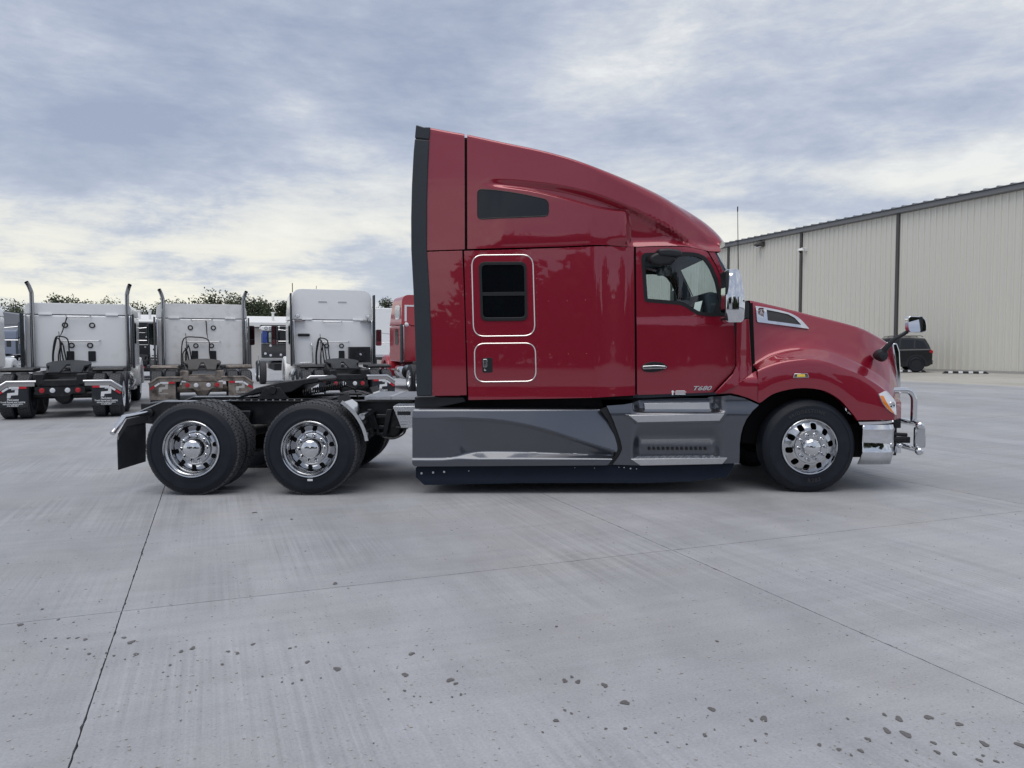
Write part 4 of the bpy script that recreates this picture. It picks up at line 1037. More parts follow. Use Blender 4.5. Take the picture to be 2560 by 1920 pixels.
# rear edge return and top deck of the skirt, dark gap under the sleeper
bm = B(); bx(bm, xk(1040), xk(1500), -1.02, 1.02, zk(1160), zk(1030)); ob('tank_bay', bm, dark, T, smooth=0)
bm = B(); bx(bm, X_(1085), X_(1588), -1.00, 1.00, zk(1035), zk(1001)); ob('sleeper_underside', bm, dark, T, smooth=0)
bm = B(); prism(bm, SP([(1037, 992), (1160, 992), (1165, 1004), (1130, 1012), (1090, 1019.5), (1037, 1019.5)], 1.1), -1.12, 1.12, 'y'); ob('sleeper_floor_closeout', bm, blackpl, T, bevel=.01)
# --- step fairing
st_poly = SP([(1517, 1015), (1560, 1012), (1612, 1003), (1700, 999), (1780, 996), (1828, 989), (1862, 996), (1900, 1013), (1882, 1028), (1867, 1048), (1858, 1068), (1853, 1087), (1850, 1110), (1849.5, 1137), (1849, 1158), (1700, 1163), (1601, 1164), (1532, 1162), (1548, 1141), (1556, 1123), (1552, 1102), (1535, 1054)], HS)
def sthw(x, z):
    """step fairing: flared ends, deep step wells"""
    xl, xr2 = xk(1600), xk(1790)
    inx = sstep(xl-.10, xl+.03, x)*(1-sstep(xr2-.03, xr2+.12, x))
    z1, z2, z3, z4 = zk(1030), zk(1053), zk(1128), zk(1146)
    well_up = .16*sstep(z1-.02, z1+.03, z)
    well_lo = .13*sstep(z4-.005, z4+.02, z)*(1-sstep(z2-.10, z2-.0, z))*sstep(0, 1, 1) 
    lo = .03 + .10*sstep(zk(1062), zk(1128), z)
    y = HS - .01
    wl = well_up if z > z1-.02 else (lo if z < z2 and z > z4-.006 else 0)
    y -= wl*inx
    y -= .035*sstep(xk(1800), xk(1880), x)*0
    y -= .03*sstep(zk(1040), zk(1000), z)
    return y
stf = panel('step_fairing', roundpoly(st_poly, .012, 3), sthw, grey, T, step=.014, thick=.05, bevel=.006, smooth=50); far(stf)
bm = B(); prism(bm, SP([(1505, 1000), (1850, 985), (1850, 1000), (1840, 1140), (1530, 1150), (1545, 1100), (1510, 1024)], 1.05), -1.0, 1.0, 'y'); ob('step_backing', bm, dark, T, smooth=0)
bm = B(); prism(bm, SP([(1500, 1024), (1516, 1018), (1534, 1054), (1551, 1102), (1555, 1123), (1548, 1141), (1531, 1163), (1518, 1163), (1537, 1139), (1543, 1124), (1536, 1085), (1520, 1050)], 1.17), -1.165, -1.12, 'y'); o = ob('skirt_joint', bm, seal, T, smooth=0); far(o)
dp = mat('diamond_plate', (.60, .61, .63), .22, 1, bump=.25, bscale=55)
def step(name, top_pts, face_pts, y_out):
    bm = B(); xa, za = S(*face_pts[0], HS); xb, zb_ = S(*face_pts[1], HS); xc, zc = S(*face_pts[2], HS); xd_, zd_ = S(*face_pts[3], HS)
    f = [(xa, za), (xb, zb_), (xc, zc), (xd_, zd_)]
    fr_ = [bm.verts.new((x, -y_out + (0 if i < 2 else .012), z)) for i, (x, z) in enumerate(f)]
    bk = [bm.verts.new((x + (.02 if i in (0, 3) else -.02), -y_out+.20, z + (.012 if i < 2 else 0))) for i, (x, z) in enumerate(f)]
    bm.faces.new(fr_)
    for i in range(4): bm.faces.new((fr_[i], bk[i], bk[(i+1) % 4], fr_[(i+1) % 4]))
    s_ = ob(name, bm, brushed, T, bevel=.005)
    bm = B()   # raised tread studs
    nx = 22
    for r in range(3):
        for k in range(nx):
            x = xa + .05 + (xb-xa-.10)*(k+(r % 2)*.5)/nx; y = -y_out+.03+r*.045; z = za+.001 + (zb_-za)*(x-xa)/(xb-xa) + (y+y_out)*.06
            bx(bm, -.010, .010, -.004, .004, 0, .006, Matrix.Translation((x, y, z)) @ Matrix.Rotation(R(35 if (k+r) % 2 else -35), 4, 'Z'))
    ob('step_studs', bm, alu, s_, smooth=0, kind='stuff'); far(s_); return s_
step('upper_step', None, [(1571, 1038), (1811, 1034), (1799, 1052), (1594, 1056)], HS+.015)
step('lower_step', None, [(1576, 1147), (1818, 1144), (1806, 1160), (1601, 1164)], HS+.020)
o = panel('upper_step_trim', SP([(1562, 1036.5), (1820, 1032), (1820, 1034), (1801, 1057), (1592, 1060)], HS), HS+.002, grey, T, step=0, thick=.05, bevel=.006); far(o)
kp = panel('kick_plate', SP([(1611, 1008), (1774, 1006), (1776, 1027), (1613, 1029)], 1.06), lambda x, z: 1.048, chrome, T, step=0, thick=.01, bevel=.002); far(kp)
bm = B()
for k in range(13):
    x, z = S(1624+k*11.7, 1122.5, 1.09); bx(bm, x-.013, x+.013, -1.083, -1.06, z-.012, z+.012)
ob('drain_slots', bm, seal, T, smooth=0)
# --- rubber strip below the skirts
rb = SP([(1039.5, 1170), (1045, 1164), (1530, 1160), (1835, 1158), (1830, 1172), (1817, 1192), (1796, 1194.5), (1735, 1202), (1613, 1207), (1450, 1207), (1300, 1207), (1150, 1210), (1062, 1211.5), (1040, 1193)], 1.15)
rbs = panel('ground_skirt', rb, lambda x, z: 1.155 - .05*sstep(zk(1172), zk(1206), z)*0 + .02*sstep(zk(1188), zk(1212), z), skirtrub, T, step=.03, thick=.02, bevel=.003); 
for px, py, r in ((1054, 1183, .013), (1083, 1181, .013), (1110.5, 1179.5, .013), (1172, 1177, .006), (1437, 1169, .005), (1486, 1170, .005), (1547, 1168, .005), (1560, 1168.5, .007), (1576, 1171, .010), (1591, 1172, .006)):
    x, z = S(px, py, 1.15); bm = B(); lathe(bm, [(r, .002), (r*.9, -.005), (.001, -.007)], 10, (x, -1.157, z)); ob('bolt', bm, brushed, rbs)
far(rbs)

# --- chassis
zr0, zr1 = at(700, 1060, YC-.43)[1], at(700, 1003, YC-.43)[1]
xr_e = at(350, 1040, YC-.43)[0]; xtap = at(412, 1004, YC-.43)[0]
for s in (-1, 1):
    bm = B(); prism(bm, [(xr_e, zr0+.02), (xr_e, zr1-.13), (xtap, zr1), (3.6, zr1), (3.6, zr0), (xr_e+.2, zr0)], s*.43-.045, s*.43+.045, 'y'); ob('frame_rail', bm, frameb, T, bevel=.006)
xs2 = at(572, 1002, YC-.43)[0]
bm = B()
for s in (-1, 1):
    prism(bm, [(xr_e-.02, zr1-.125), (xtap, zr1+.006), (xs2, zr1+.008), (xs2, zr1-.0), (xtap, zr1-.006), (xr_e-.02, zr1-.14)], s*.43-.055, s*.43+.055, 'y')
ob('rail_cap', bm, brushed, T, smooth=0)
xm = at(1036, 1000, YC-.43)[0]
for s in (-1, 1):
    bm = B(); bx(bm, xs2, xm, s*.43-.14, s*.43+.05, zr1+.004, zr1+.014); o = ob('mounting_angle', bm, frameb, T, bevel=.003)
    for k in range(11):
        x = xs2+.05+k*.085; bm = B(); lathe(bm, [(.014, 0), (.014, .014), (.001, .015)], 6, (x, s*.43+s*.09, zr1+.014), 'z'); ob('bolt', bm, brushed, o, smooth=0)
bm = B()
for x in (xr_e+.05, -3.0, -1.6, -.8): bx(bm, x-.06, x+.06, -.39, .39, zr0+.03, zr1-.03)
ob('cross_member', bm, frameb, T, bevel=.01)
# axles, suspension
XR = [at(478, 1130, YC-1.27)[0], at(773.5, 1128, YC-1.27)[0]]; XF = at(2024, 1120, YC-1.10)[0]
for x in XR:
    bm = B(); tube(bm, [(x, -.62, .515), (x, .62, .515)], .075, 14); lathe(bm, [(.001, -.22), (.14, -.19), (.20, -.05), (.20, .05), (.14, .19), (.001, .22)], 20, (x, 0, .50), 'x'); ob('axle', bm, frameb, T)
    bm = B()
    for s in (-1, 1):
        lathe(bm, [(.001, .62), (.10, .62), (.13, .66), (.11, .70), (.13, .74), (.10, .79), (.001, .79)], 16, (x-.28, s*.50, 0), 'z')
    ob('air_spring', bm, rubber, T)
    bm = B()
    for s in (-1, 1):
        prism(bm, [(x+.12, zr1-.10), (x+.42, zr1-.10), (x+.40, zr1-.20), (x+.34, zr0-.16), (x+.22, zr0-.16), (x+.16, zr1-.22)], s*.53-.04, s*.53+.04, 'y')
        prism(bm, [(x+.30, zr0-.12), (x-.30, .58), (x-.30, .52), (x-.05, .44), (x+.30, zr0-.20)], s*.55-.04, s*.55+.04, 'y')
    ob('suspension_hanger', bm, cast, T, bevel=.015)
    bm = B()
    for s in (-1, 1): tube(bm, [(x+.04, s*.60, .50), (x+.12, s*.56, zr1-.05)], .035, 10); tube(bm, [(x+.10, s*.30, .56), (x+.36, s*.30, .60)], .08, 12)
    ob('shock_absorber', bm, frameb, T)
# hanger casting ahead of the drive axle, air tank and hoses
hx0, hz0 = at(945, 1030, YC-.6)
for s in (-1, 1):
    bm = B()
    for a0 in ((925, 1022, 948, 1088), (975, 1022, 962, 1088)):
        p0 = at(a0[0], a0[1], YC-.55); p1 = at(a0[2], a0[3], YC-.55)
        prism(bm, [(p0[0]-.035, p0[1]), (p0[0]+.035, p0[1]), (p1[0]+.03, p1[1]), (p1[0]-.03, p1[1])], s*.55-.035, s*.55+.035, 'y')
    for py in (1040, 1068, 1086):
        p0 = at(937+ (py-1022)*.2, py, YC-.55); p1 = at(968, py, YC-.55); bx(bm, p0[0], p1[0], s*.55-.03, s*.55+.03, p0[1]-.025, p0[1]+.025)
    ob('hanger_bracket', bm, cast, T, bevel=.012)
bm = B(); p0 = at(985, 1065, YC-.3); lathe(bm, [(.001, -.5), (.10, -.48), (.13, -.42), (.13, .42), (.10, .48), (.001, .5)], 20, (p0[0], 0, p0[1]), 'y'); bx(bm, -2.0, -.6, -.34, .34, zr0+.02, zr1-.12); ob('air_tank', bm, frameb, T)
bm = B(); pa = [(990, 1068), (1012, 1072), (1008, 1085), (985, 1096), (960, 1094), (955, 1088)]; tube(bm, [tuple(p) for p in catmull([(at(x, y, YC-.75)[0], -.75, at(x, y, YC-.75)[1]) for x, y in pa], 4)], .012, 6)
for k in range(7):
    y = -.3+.1*k; tube(bm, [tuple(p) for p in catmull([(-3.6, y, .86+.02*math.sin(k)), (-3.0, y+.08, .82), (-2.4, y-.05, .88), (-1.7, y+.05, .80), (-1.0, y, .86)], 4)], .013, 6)
ob('air_hose', bm, seal, T)
x, z = at(606, 1035, YC-.49); bm = B(); bx(bm, x-.045, x+.045, -.492, -.478, z-.045, z+.045); o = ob('data_plate', bm, mat('data_plate', (.10, .10, .11), .4, .3), T, smooth=0)
bm = B()
for a0, b0, c0, d0 in ((-.047, .047, .040, .047), (-.047, .047, -.047, -.040), (-.047, -.040, -.04, .04), (.040, .047, -.04, .04)): bx(bm, x+a0, x+b0, -.496, -.480, z+c0, z+d0)
ob('plate_border', bm, brushed, o, smooth=0)
# --- rear wheels and front wheels
for x in XR:
    for s in (-1, 1):
        wheel(T, x, s*1.27, .510, 'drive', s, 2); wheel(T, x, s*(1.27-.335), .510, 'inner', s)
for s in (-1, 1): wheel(T, XF, s*1.10, .517, 'steer', s, 2)
def arc_text(s, Rr, x, y, z, a_mid, size, parent, name, flip=False):
    bm = text_bm(s, size, .0016, 0, 'CENTER', 1.15, .001)
    for v in bm.verts:
        a = a_mid - v.co.x/Rr if not flip else a_mid + v.co.x/Rr
        r = Rr + (v.co.y if not flip else v.co.y*-1+size*.5); yy = v.co.z
        v.co = (x+math.cos(a)*r, y-yy-.0005, z+math.sin(a)*r)
    return ob(name, bm, mat('raised_lettering', (.028, .030, .036), .5, 0, .5), parent, smooth=0)
arc_text('BRIDGESTONE', .375, XF, -1.108, .522, R(96), .055, T, 'tyre_lettering'); arc_text('R283', .372, XF, -1.108, .522, R(-82), .062, T, 'tyre_lettering', True)
x, z = S(775, 1200, 1.28); bm = B(); bx(bm, x-.028, x+.028, -1.281, -1.277, z-.011, z+.011); ob('tyre_sticker', bm, printw, T, smooth=0)
bm = B(); tube(bm, [(XF, -.8, .50), (XF, .8, .50)], .06, 10); bx(bm, XF-.08, XF+.08, -.85, .85, .42, .50); bx(bm, XF-.9, XF+.7, -.55, -.46, .56, .60); bx(bm, XF-.9, XF+.7, .46, .55, .56, .60); ob('front_axle', bm, frameb, T, bevel=.01)
# --- mud flap hangers and flaps
fx = at(289, 1130, YC-1.25)[0]
for s in (-1, 1):
    z1 = at(307, 1044, YC-1.10)[1]; z2 = at(284, 1083, YC-1.25)[1]
    bm = B(); tube(bm, [(fx+.02, s*.46, z1+.0), (fx+.0, s*1.06, z1), (fx-.02, s*1.27, z2)], .030, 12); h_ = ob('flap_hanger', bm, chrome, T, smooth=60)
    bm = B(); lathe(bm, [(.052, -.035), (.052, .035)], 16, (fx+.02, s*.48, z1), 'y'); bx(bm, fx-.02, fx+.06, s*.46-.02, s*.46+.02, z1-.12, z1+.02); ob('hanger_socket', bm, cast, h_, bevel=.008)
    prof_ = [(s*.56, z1-.02), (s*1.05, z1-.02), (s*1.255, z2+.0), (s*1.25, z2-.07), (s*1.05, z1-.10), (s*.56, z1-.10)]
    bm = B(); prism(bm, prof_, fx+.028, fx+.034, 'x'); ob('flap_plate', bm, brushed, h_, smooth=0)
    bm = B(); prism(bm, [(s*.60, z1-.03), (s*1.05, z1-.05), (s*1.24, z2-.03), (s*1.25, z2-.10), (s*1.245, .28), (s*.62, .28), (s*.60, .6)], fx+.018, fx+.027, 'x'); ob('mud_flap', bm, flapm, T, smooth=0)
# --- quarter fenders ahead of the drive tyres
for s in (-1, 1):
    c = (XR[1], .515); Rq = .60; pts = []
    for a in range(56, 2, -6): pts.append((c[0]+math.cos(R(a))*Rq*1.02, c[1]+math.sin(R(a))*Rq*1.0))
    pin = [(c[0]+(x-c[0])*1.012, c[1]+(z-c[1])*1.012) for x, z in pts]
    bm = B(); prism(bm, pts + pin[::-1], s*.66, s*1.26, 'y'); qf = ob('quarter_fender', bm, mat('fender_steel', (.62, .62, .63), .14, 1, vary=.06, vscale=5), T, smooth=30)
    pts2 = [(c[0]+(x-c[0])*1.0, c[1]+(z-c[1])*1.0) for x, z in pts]; o2 = [(c[0]+(x-c[0])*1.06, c[1]+(z-c[1])*1.06) for x, z in pts]
    bm = B(); prism(bm, pts2 + o2[::-1], s*1.245, s*1.262, 'y'); ob('fender_lip', bm, brushed, qf, smooth=0)
    bm = B(); p0 = pts[0]; prism(bm, [(p0[0]+.012, p0[1]-.03), (p0[0]-.035, p0[1]+.075), (p0[0]-.045, p0[1]+.07), (p0[0]-.0, p0[1]-.04)], s*.68, s*1.25, 'y'); ob('fender_rubber', bm, flapm, qf, smooth=0)
    zt1 = at(901, 1041, YC-1.2)[1]; xq = at(901, 1041, YC-1.2)[0]
    bm = B(); tube(bm, [(xq+.02, s*1.23, zt1), (xq+.02, s*.47, zt1)], .032, 12); lathe(bm, [(.001, -.006), (.036, -.004), (.036, .03)], 14, (xq+.02, s*1.235, zt1), 'y'); ob('fender_arm', bm, alu, qf, smooth=50)
    bm = B(); bx(bm, pts[-2][0]+.01, pts[-2][0]+.04, s*.70, s*1.24, pts[-2][1]-.02, pts[-2][1]+.03); ob('fender_strap', bm, chrome, qf)
# --- deck plates, side step box behind the sleeper
zd_ = zr1+.03
xd0, xd1 = at(912, 1000, YC-.5)[0], at(1045, 1000, YC-.5)[0]
dk = mat('expanded_metal', (.30, .31, .33), .4, .9, bump=.6, bscale=70)
for k in range(2):
    a0 = xd0+(xd1-xd0)*k/2+.005; a1 = xd0+(xd1-xd0)*(k+1)/2-.005
    bm = B(); bx(bm, a0, a1, -.52, .52, zd_, zd_+.03); o = ob('deck_plate', bm, dk, T, smooth=0)
    bm = B()
    for q0 in (-.525, .495): bx(bm, a0-.002, a1+.002, q0, q0+.03, zd_-.005, zd_+.034)
    for q0 in (a0-.003, a1-.022): bx(bm, q0, q0+.025, -.495, .495, zd_-.005, zd_+.034)
    ob('deck_frame', bm, brushed, o, smooth=0)
sbx = SP([(983, 1016), (1036, 1015), (1019, 1069), (1003, 1069)], 1.0)
bm = B(); prism(bm, [(sbx[0][0], sbx[0][1]), (sbx[1][0]+.06, sbx[1][1]), (sbx[1][0]+.06, sbx[2][1]), (sbx[2][0], sbx[2][1]), (sbx[3][0], sbx[3][1])], -1.02, -.48, 'y'); o = ob('step_box', bm, dp, T, bevel=.004)
bm = B()
for k in range(9):
    x = sbx[0][0]+.01+k*.028; bx(bm, x, x+.012, -1.0, -.5, sbx[0][1], sbx[0][1]+.008)
ob('grip_rib', bm, brushed, o, smooth=0)
x, z = S(1010, 1033, 1.02); bm = B(); bx(bm, x-.075, x+.075, -1.026, -1.018, z-.022, z+.022); ob('step_slot', bm, cast, o, bevel=.01)
bm = B()
for r in range(7):
    for k in range(9):
        zz = sbx[0][1]-.02-r*.03; wd = (1-r/8)*.11; x = (sbx[0][0]+sbx[1][0])/2 - wd + 2*wd*k/8
        bx(bm, -.009, .009, -.002, .002, -.003, .003, Matrix.Translation((x, -1.021, zz)) @ Matrix.Rotation(R(40 if (k+r) % 2 else -40), 4, 'Y'))
ob('tread_studs', bm, brushed, o, smooth=0, kind='stuff')
# --- fifth wheel
fw = [at(x, y, YC-.45) for x, y in ((590, 996), (640, 970), (700, 955), (790, 943), (800, 950), (796, 957), (760, 962), (730, 980), (700, 985), (680, 975), (640, 985))]
bm = B(); prism(bm, fw, -.46, .46, 'y'); fwo = ob('fifth_wheel', bm, cast, T, bevel=.012)
bm = B()
for s in (-1, 1):
    p = at(683, 975, YC-.45); prism(bm, [(p[0]-.20, zr1+.012), (p[0]+.20, zr1+.012), (p[0]+.09, p[1]+.03), (p[0]-.09, p[1]+.03)], s*.44-.03, s*.44+.03, 'y')
    lathe(bm, [(.05, -.02), (.05, .02)], 16, (p[0], s*.47, p[1]), 'y')
p = at(700, 990, YC-.45); bx(bm, p[0]-.42, p[0]+.62, -.47, .47, zr1+.015, zr1+.035); ob('fifth_wheel_mount', bm, cast, fwo, bevel=.006)
bm = B(); p0 = Vector((at(758, 987, YC-.50)[0], -.50, at(758, 987, YC-.50)[1])); p1 = Vector((at(865, 964, YC-.1)[0], -.1, at(865, 964, YC-.1)[1]))
hel = []
for k in range(19*9+1):
    q = k/(19*9); a = 2*math.pi*k/9; c_ = p0.lerp(p1, q); hel.append((c_.x, c_.y+math.cos(a)*.034, c_.z+.02+math.sin(a)*.034))
tube(bm, hel, .0085, 5); tube(bm, [tuple(p1), (p1.x+.06, .12, p1.z-.05), (p1.x+.1, .15, zr1)], .01, 6); ob('coiled_hose', bm, seal, T)
bm = B(); pa = [at(x, y, YC-.2) for x, y in ((700, 988), (780, 990), (860, 985), (905, 985))]; tube(bm, [(x, -.2, z) for x, z in pa], .016, 8); tube(bm, [(at(755, 972, YC)[0], 0, at(755, 972, YC)[1]), (at(780, 992, YC)[0], 0, at(780, 992, YC)[1])], .02, 6); ob('release_bar', bm, cast, T)
# ------------------------------------------------------------------ trucks parked behind
RZ = math.atan2(UV.y, UV.x)
Pl = [(835, 375), (1030, 365), (1150, 440), (1125, 780), (795, 800), (770, 935), (605, 945), (630, 670), (975, 640), (985, 500), (815, 515)]
GREYP = mat('slate_blue_paint', (.16, .19, .26), .4, .2, .5, .5)
blackp = mat('black_paint', (.012, .013, .017), .35, 0, .5, .7)
WHT = white
def flap_print(fl, y0, x, m=printw, full=True):
    bm = B(); prism(bm, [(y0 - (px-870)/2420, .30+(1420-py)/2420) for px, py in Pl], x-.003, x+.001, 'x'); ob('flap_logo', bm, m, fl, smooth=0)
    lines = [('PacLease', .062, .44, .22)] + ([('Truck Rental and Leasing', .047, .392, 0), ('WICHITA KENWORTH', .038, .347, 0), ('316 838-0867', .040, .308, 0)] if full else [])
    for s, size, z, sh in lines:
        bm = text_bm(s, size, .0008, sh, 'CENTER', 1.0, .0014)
        for v in bm.verts: v.co = (x-.002-v.co.z, y0 - v.co.x, z + v.co.y)
        ob('flap_lettering', bm, m, fl, smooth=0)
def bg_truck(name, label, loc, rz, paint, zroof=2.8, stacks=True, dirty=False, lamps=False, condenser=False, sleeper=2.1, hw_=1.25, detail=1, flaps=True, hood=True, group='trucks parked in a row behind'):
    t = thing(name, label, 'truck', loc, rz, group)
    fm = brownd if dirty else frameb
    # cab and sleeper
    rr = .20 if zroof < 3.1 else .28
    zs = 2.50
    bm = B(); prism(bm, [(-hw_, 1.10), (-hw_, zs-.012), (hw_, zs-.012), (hw_, 1.10)], 0, sleeper, 'x'); ob('sleeper', bm, paint, t, bevel=.05, seg=3)
    bm = B(); top = roundpoly([(-hw_, zs), (-hw_+.03, zroof), (hw_-.03, zroof), (hw_, zs)], [.01, rr, rr, .01], 6); prism(bm, top, .0, sleeper-.05, 'x')
    for v in bm.verts:
        if v.co.x > sleeper-.1 and v.co.z > zs+.05: v.co.x -= (v.co.z-zs)*.5
    ob('roof', bm, paint, t, bevel=.03, seg=3)
    bm = B(); prism(bm, [(sleeper, 1.15), (sleeper, 2.45), (sleeper+.5, 2.42), (sleeper+1.0, 1.85), (sleeper+1.05, 1.15)], -1.02, 1.02, 'y'); cab_ = ob('cab', bm, paint, t, bevel=.05, seg=3)
    for s in (-1, 1):
        bm = B(); prism(bm, [(sleeper+.12, 1.75), (sleeper+.12, 2.32), (sleeper+.45, 2.30), (sleeper+.80, 1.85), (sleeper+.80, 1.72)], s*1.02, s*1.026, 'y'); ob('door_window', bm, blkglass, cab_, smooth=0)
        if sleeper > 1: bm = B(); prism(bm, rrect(.55, 1.05, 1.75, 2.35, .07), s*hw_, s*(hw_+.012), 'y'); wn = ob('bunk_window', bm, blkglass, t, smooth=0)
    bm = B(); prism(bm, [(sleeper+.53, 2.38), (sleeper+.55, 2.39), (sleeper+1.0, 1.90), (sleeper+.98, 1.88)], -.92, .92, 'y'); ob('windscreen', bm, blkglass, cab_, smooth=0)
    if hood:
        bm = B(); prism(bm, [(sleeper+1.0, .95), (sleeper+1.0, 1.84), (sleeper+2.0, 1.62), (sleeper+2.25, 1.35), (sleeper+2.25, .6), (sleeper+1.9, .6)], -.80, .80, 'y'); ob('hood', bm, paint, t, bevel=.08, seg=3)
        for s in (-1, 1):
            bm = B(); xw_ = sleeper+1.35; arc = [(xw_+math.cos(R(a))*.82, .52+math.sin(R(a))*.82) for a in range(-2, 183, 8)]; arc2 = [(xw_+math.cos(R(a))*.60, .52+math.sin(R(a))*.60) for a in range(182, -3, -8)]
            prism(bm, arc+arc2, s*.75, s*1.2, 'y'); ob('fender', bm, paint, t, bevel=.06, seg=3)
            wheel(t, xw_, s*1.14, .522, 'steer', s, 0)
    # side fairing / tank / steps
    for s in (-1, 1):
        bm = B()
        lathe(bm, [(.001, .35), (.27, .37), (.30, .42), (.30, 1.5), (.27, 1.55), (.001, 1.57)], 22, (0, s*.90, .72), 'x'); tk = ob('fuel_tank', bm, alu, t)
        bm = B(); bx(bm, 1.65, 2.6, s*.72, s*1.12, .42, .50); bx(bm, 1.65, 2.6, s*.80, s*1.10, .74, .80); ob('cab_step', bm, brushed, t, smooth=0)
        # extenders and pole
        if sleeper > 1:
            bm = B(); bx(bm, -.24, .02, s*(hw_+.015), s*(hw_+.055), 1.08, min(zroof-.08, 2.52) if not lamps else zroof-.15); ob('rear_extender', bm, extend if not dirty else mat('dusty_extender', (.10, .10, .105), .7), t, bevel=.01)
            bm = B(); y = s*(hw_-.04); tube(bm, [(-.02, y, 2.46), (-.16, y, 2.46), (-.18, y+s*.0, 2.40), (-.18, y, 1.22), (-.14, y, 1.14), (-.02, y, 1.14)], .022, 8); ob('extender_bracket', bm, alu, t, smooth=60)
    bm = B()
    for s in (-1, 1): bx(bm, -.03, 0, s*.62-.0, s*.62+s*.30, zs-.02, zs+.012)
    ob('seam_trim', bm, paint, t, smooth=0)
    if stacks:
        for s in (-1, 1):
            y = s*(hw_-(.20 if s > 0 else .10)); bm = B(); tube(bm, [tuple(p) for p in catmull([(-.10, y, 1.0), (-.10, y, 2.2), (-.10, y, 2.95), (-.11, y+s*.01, 3.08), (-.16, y+s*.05, 3.22), (-.21, y+s*.085, 3.30)], 4)], .052, 14, cap=False); st = ob('exhaust_stack', bm, mat('stack_metal', (.38, .39, .41), .12, 1), t, smooth=60)
            bm = B(); lathe(bm, [(.046, .0), (.001, .0)], 14, (0, 0, 0), 'z'); pl = ob('stack_opening', bm, dark, st, smooth=0); pl.location = (-.195, y+s*.072, 3.275); pl.rotation_euler = (R(-30*s), R(-30), 0)
    # bars, vents, hoses on the back wall (bars are handrails)
    if sleeper > 1:
        for y0, y1, z in ((.30, -.27, 2.44 if not lamps else 2.42), (.44, -.48, 1.80)):
            bm = B(); tube(bm, [(0, y0, z+.03), (-.07, y0-.01, z+.01), (-.08, y0-.05, z), (-.08, y1+.05, z), (-.07, y1+.01, z+.01), (0, y1, z+.03)], .014, 8); ob('handrail', bm, chrome, t, smooth=60)
        vents = ((.33, 2.22), (-.30, 2.22), (.19, 1.69), (-.24, 1.69)) if not lamps else ((.19, 1.69), (-.26, 1.69))
        for y, z in vents:
            bm = B(); tube(bm, [(-.012, y+math.cos(a*.3927)*.060, z+math.sin(a*.3927)*.060) for a in range(16)], .015, 6, closed=True); v_ = ob('round_vent', bm, seal, t)
            bm = B(); lathe(bm, [(.05, -.006), (.03, -.012), (.001, -.012)], 14, (0, y, z), 'x'); ob('vent_face', bm, whp, v_)
        for y in ((.22, -.28) if not lamps else (-.26,)):
            bm = B(); prism(bm, rrect(y-.088, y+.088, 1.27, 1.54, .02, 3), -.022, .0, 'x'); ob('louvre_vent', bm, blackpl, t, smooth=0)
        # hose mast
        ym = .44 if not lamps else .38
        bm = B(); tube(bm, [(-.12, ym, 1.08), (-.12, ym, 1.72), (-.10, ym+.02, 2.05)], [.016, .012, .008], 6); ob('hose_mast', bm, cast, t)
        for k, (ya, zt_, yb) in enumerate(((ym+.16, 1.90, ym-.22), (ym+.14, 1.86, ym-.05), (ym+.02, 1.75, ym-.12)) if not dirty else ((ym+.14, 1.92, ym-.62), (ym+.10, 1.6, ym-.02), (ym+.03, 1.7, ym-.10))):
            ps = [(-.16-.02*k, ya, 1.08), (-.18-.02*k, ya-.0, 1.45), (-.18-.02*k, ya-.07, zt_-.03), (-.18-.02*k, (ya+yb)/2, zt_+.02), (-.18-.02*k, yb+.03, zt_-.06), (-.18-.02*k, yb, 1.5), (-.16, yb-.05, 1.16)]
            bm = B(); tube(bm, [tuple(p) for p in catmull(ps, 4)], .017, 6); ob('air_line', bm, seal, t)
        ysp = -.10 if dirty else .40
        if not lamps: bm = B(); tube(bm, [(-.08, ysp+(.0 if dirty else -.13), 2.42), (-.10, ysp+(-.02 if dirty else -.02), 2.05), (-.12, ysp+(-.04 if dirty else .04), 1.9)], [.016, .014, .005], 6); ob('hose_spring', bm, seal, t)
    if lamps:
        for s in (-1, 1):
            bm = B(); bx(bm, -.16, 0, s*.84, s*1.20, 2.44, 2.46); bk = ob('lamp_bracket', bm, alu, t, smooth=0)
            bm = B(); lathe(bm, [(.001, .02), (.05, .01), (.07, -.04), (.072, -.07)], 16, (-.08, s*1.06, 2.60), 'x'); lathe(bm, [(.012, 2.46), (.012, 2.54)], 8, (-.08, s*1.06, 0), 'z'); lm = ob('work_lamp', bm, chrome, t)
            bm = B(); lathe(bm, [(.066, -.07), (.04, -.082), (.001, -.085)], 16, (-.08, s*1.06, 2.60), 'x'); ob('lamp_glass', bm, clearl, lm)
            bm = B(); bx(bm, -.012, .0, s*.30-.13, s*.30+.13, 3.02, 3.06); ob('roof_label', bm, mat('label_grey', (.45, .46, .48), .6), t, smooth=0)
        bm = B(); bx(bm, -.08, .0, .70, 1.05, 1.98, 2.06); ob('document_tube', bm, cast, t, bevel=.02)
        bm = B(); tube(bm, [(0, .68, 1.76), (-.07, .66, 1.74), (-.08, .64, 1.66), (-.08, .62, 1.20), (-.05, .66, 1.16), (-.02, 1.0, 1.16)], .016, 8); ob('grab_pole', bm, chrome, t, smooth=60)
        bm = B(); tube(bm, [(.2, hw_-.05, zroof-.1), (.2, hw_-.05, zroof+.18)], .012, 6); tube(bm, [(.6, .42, zroof-.02), (.62, .40, zroof+.15)], .008, 6); ob('roof_antenna', bm, seal, t)
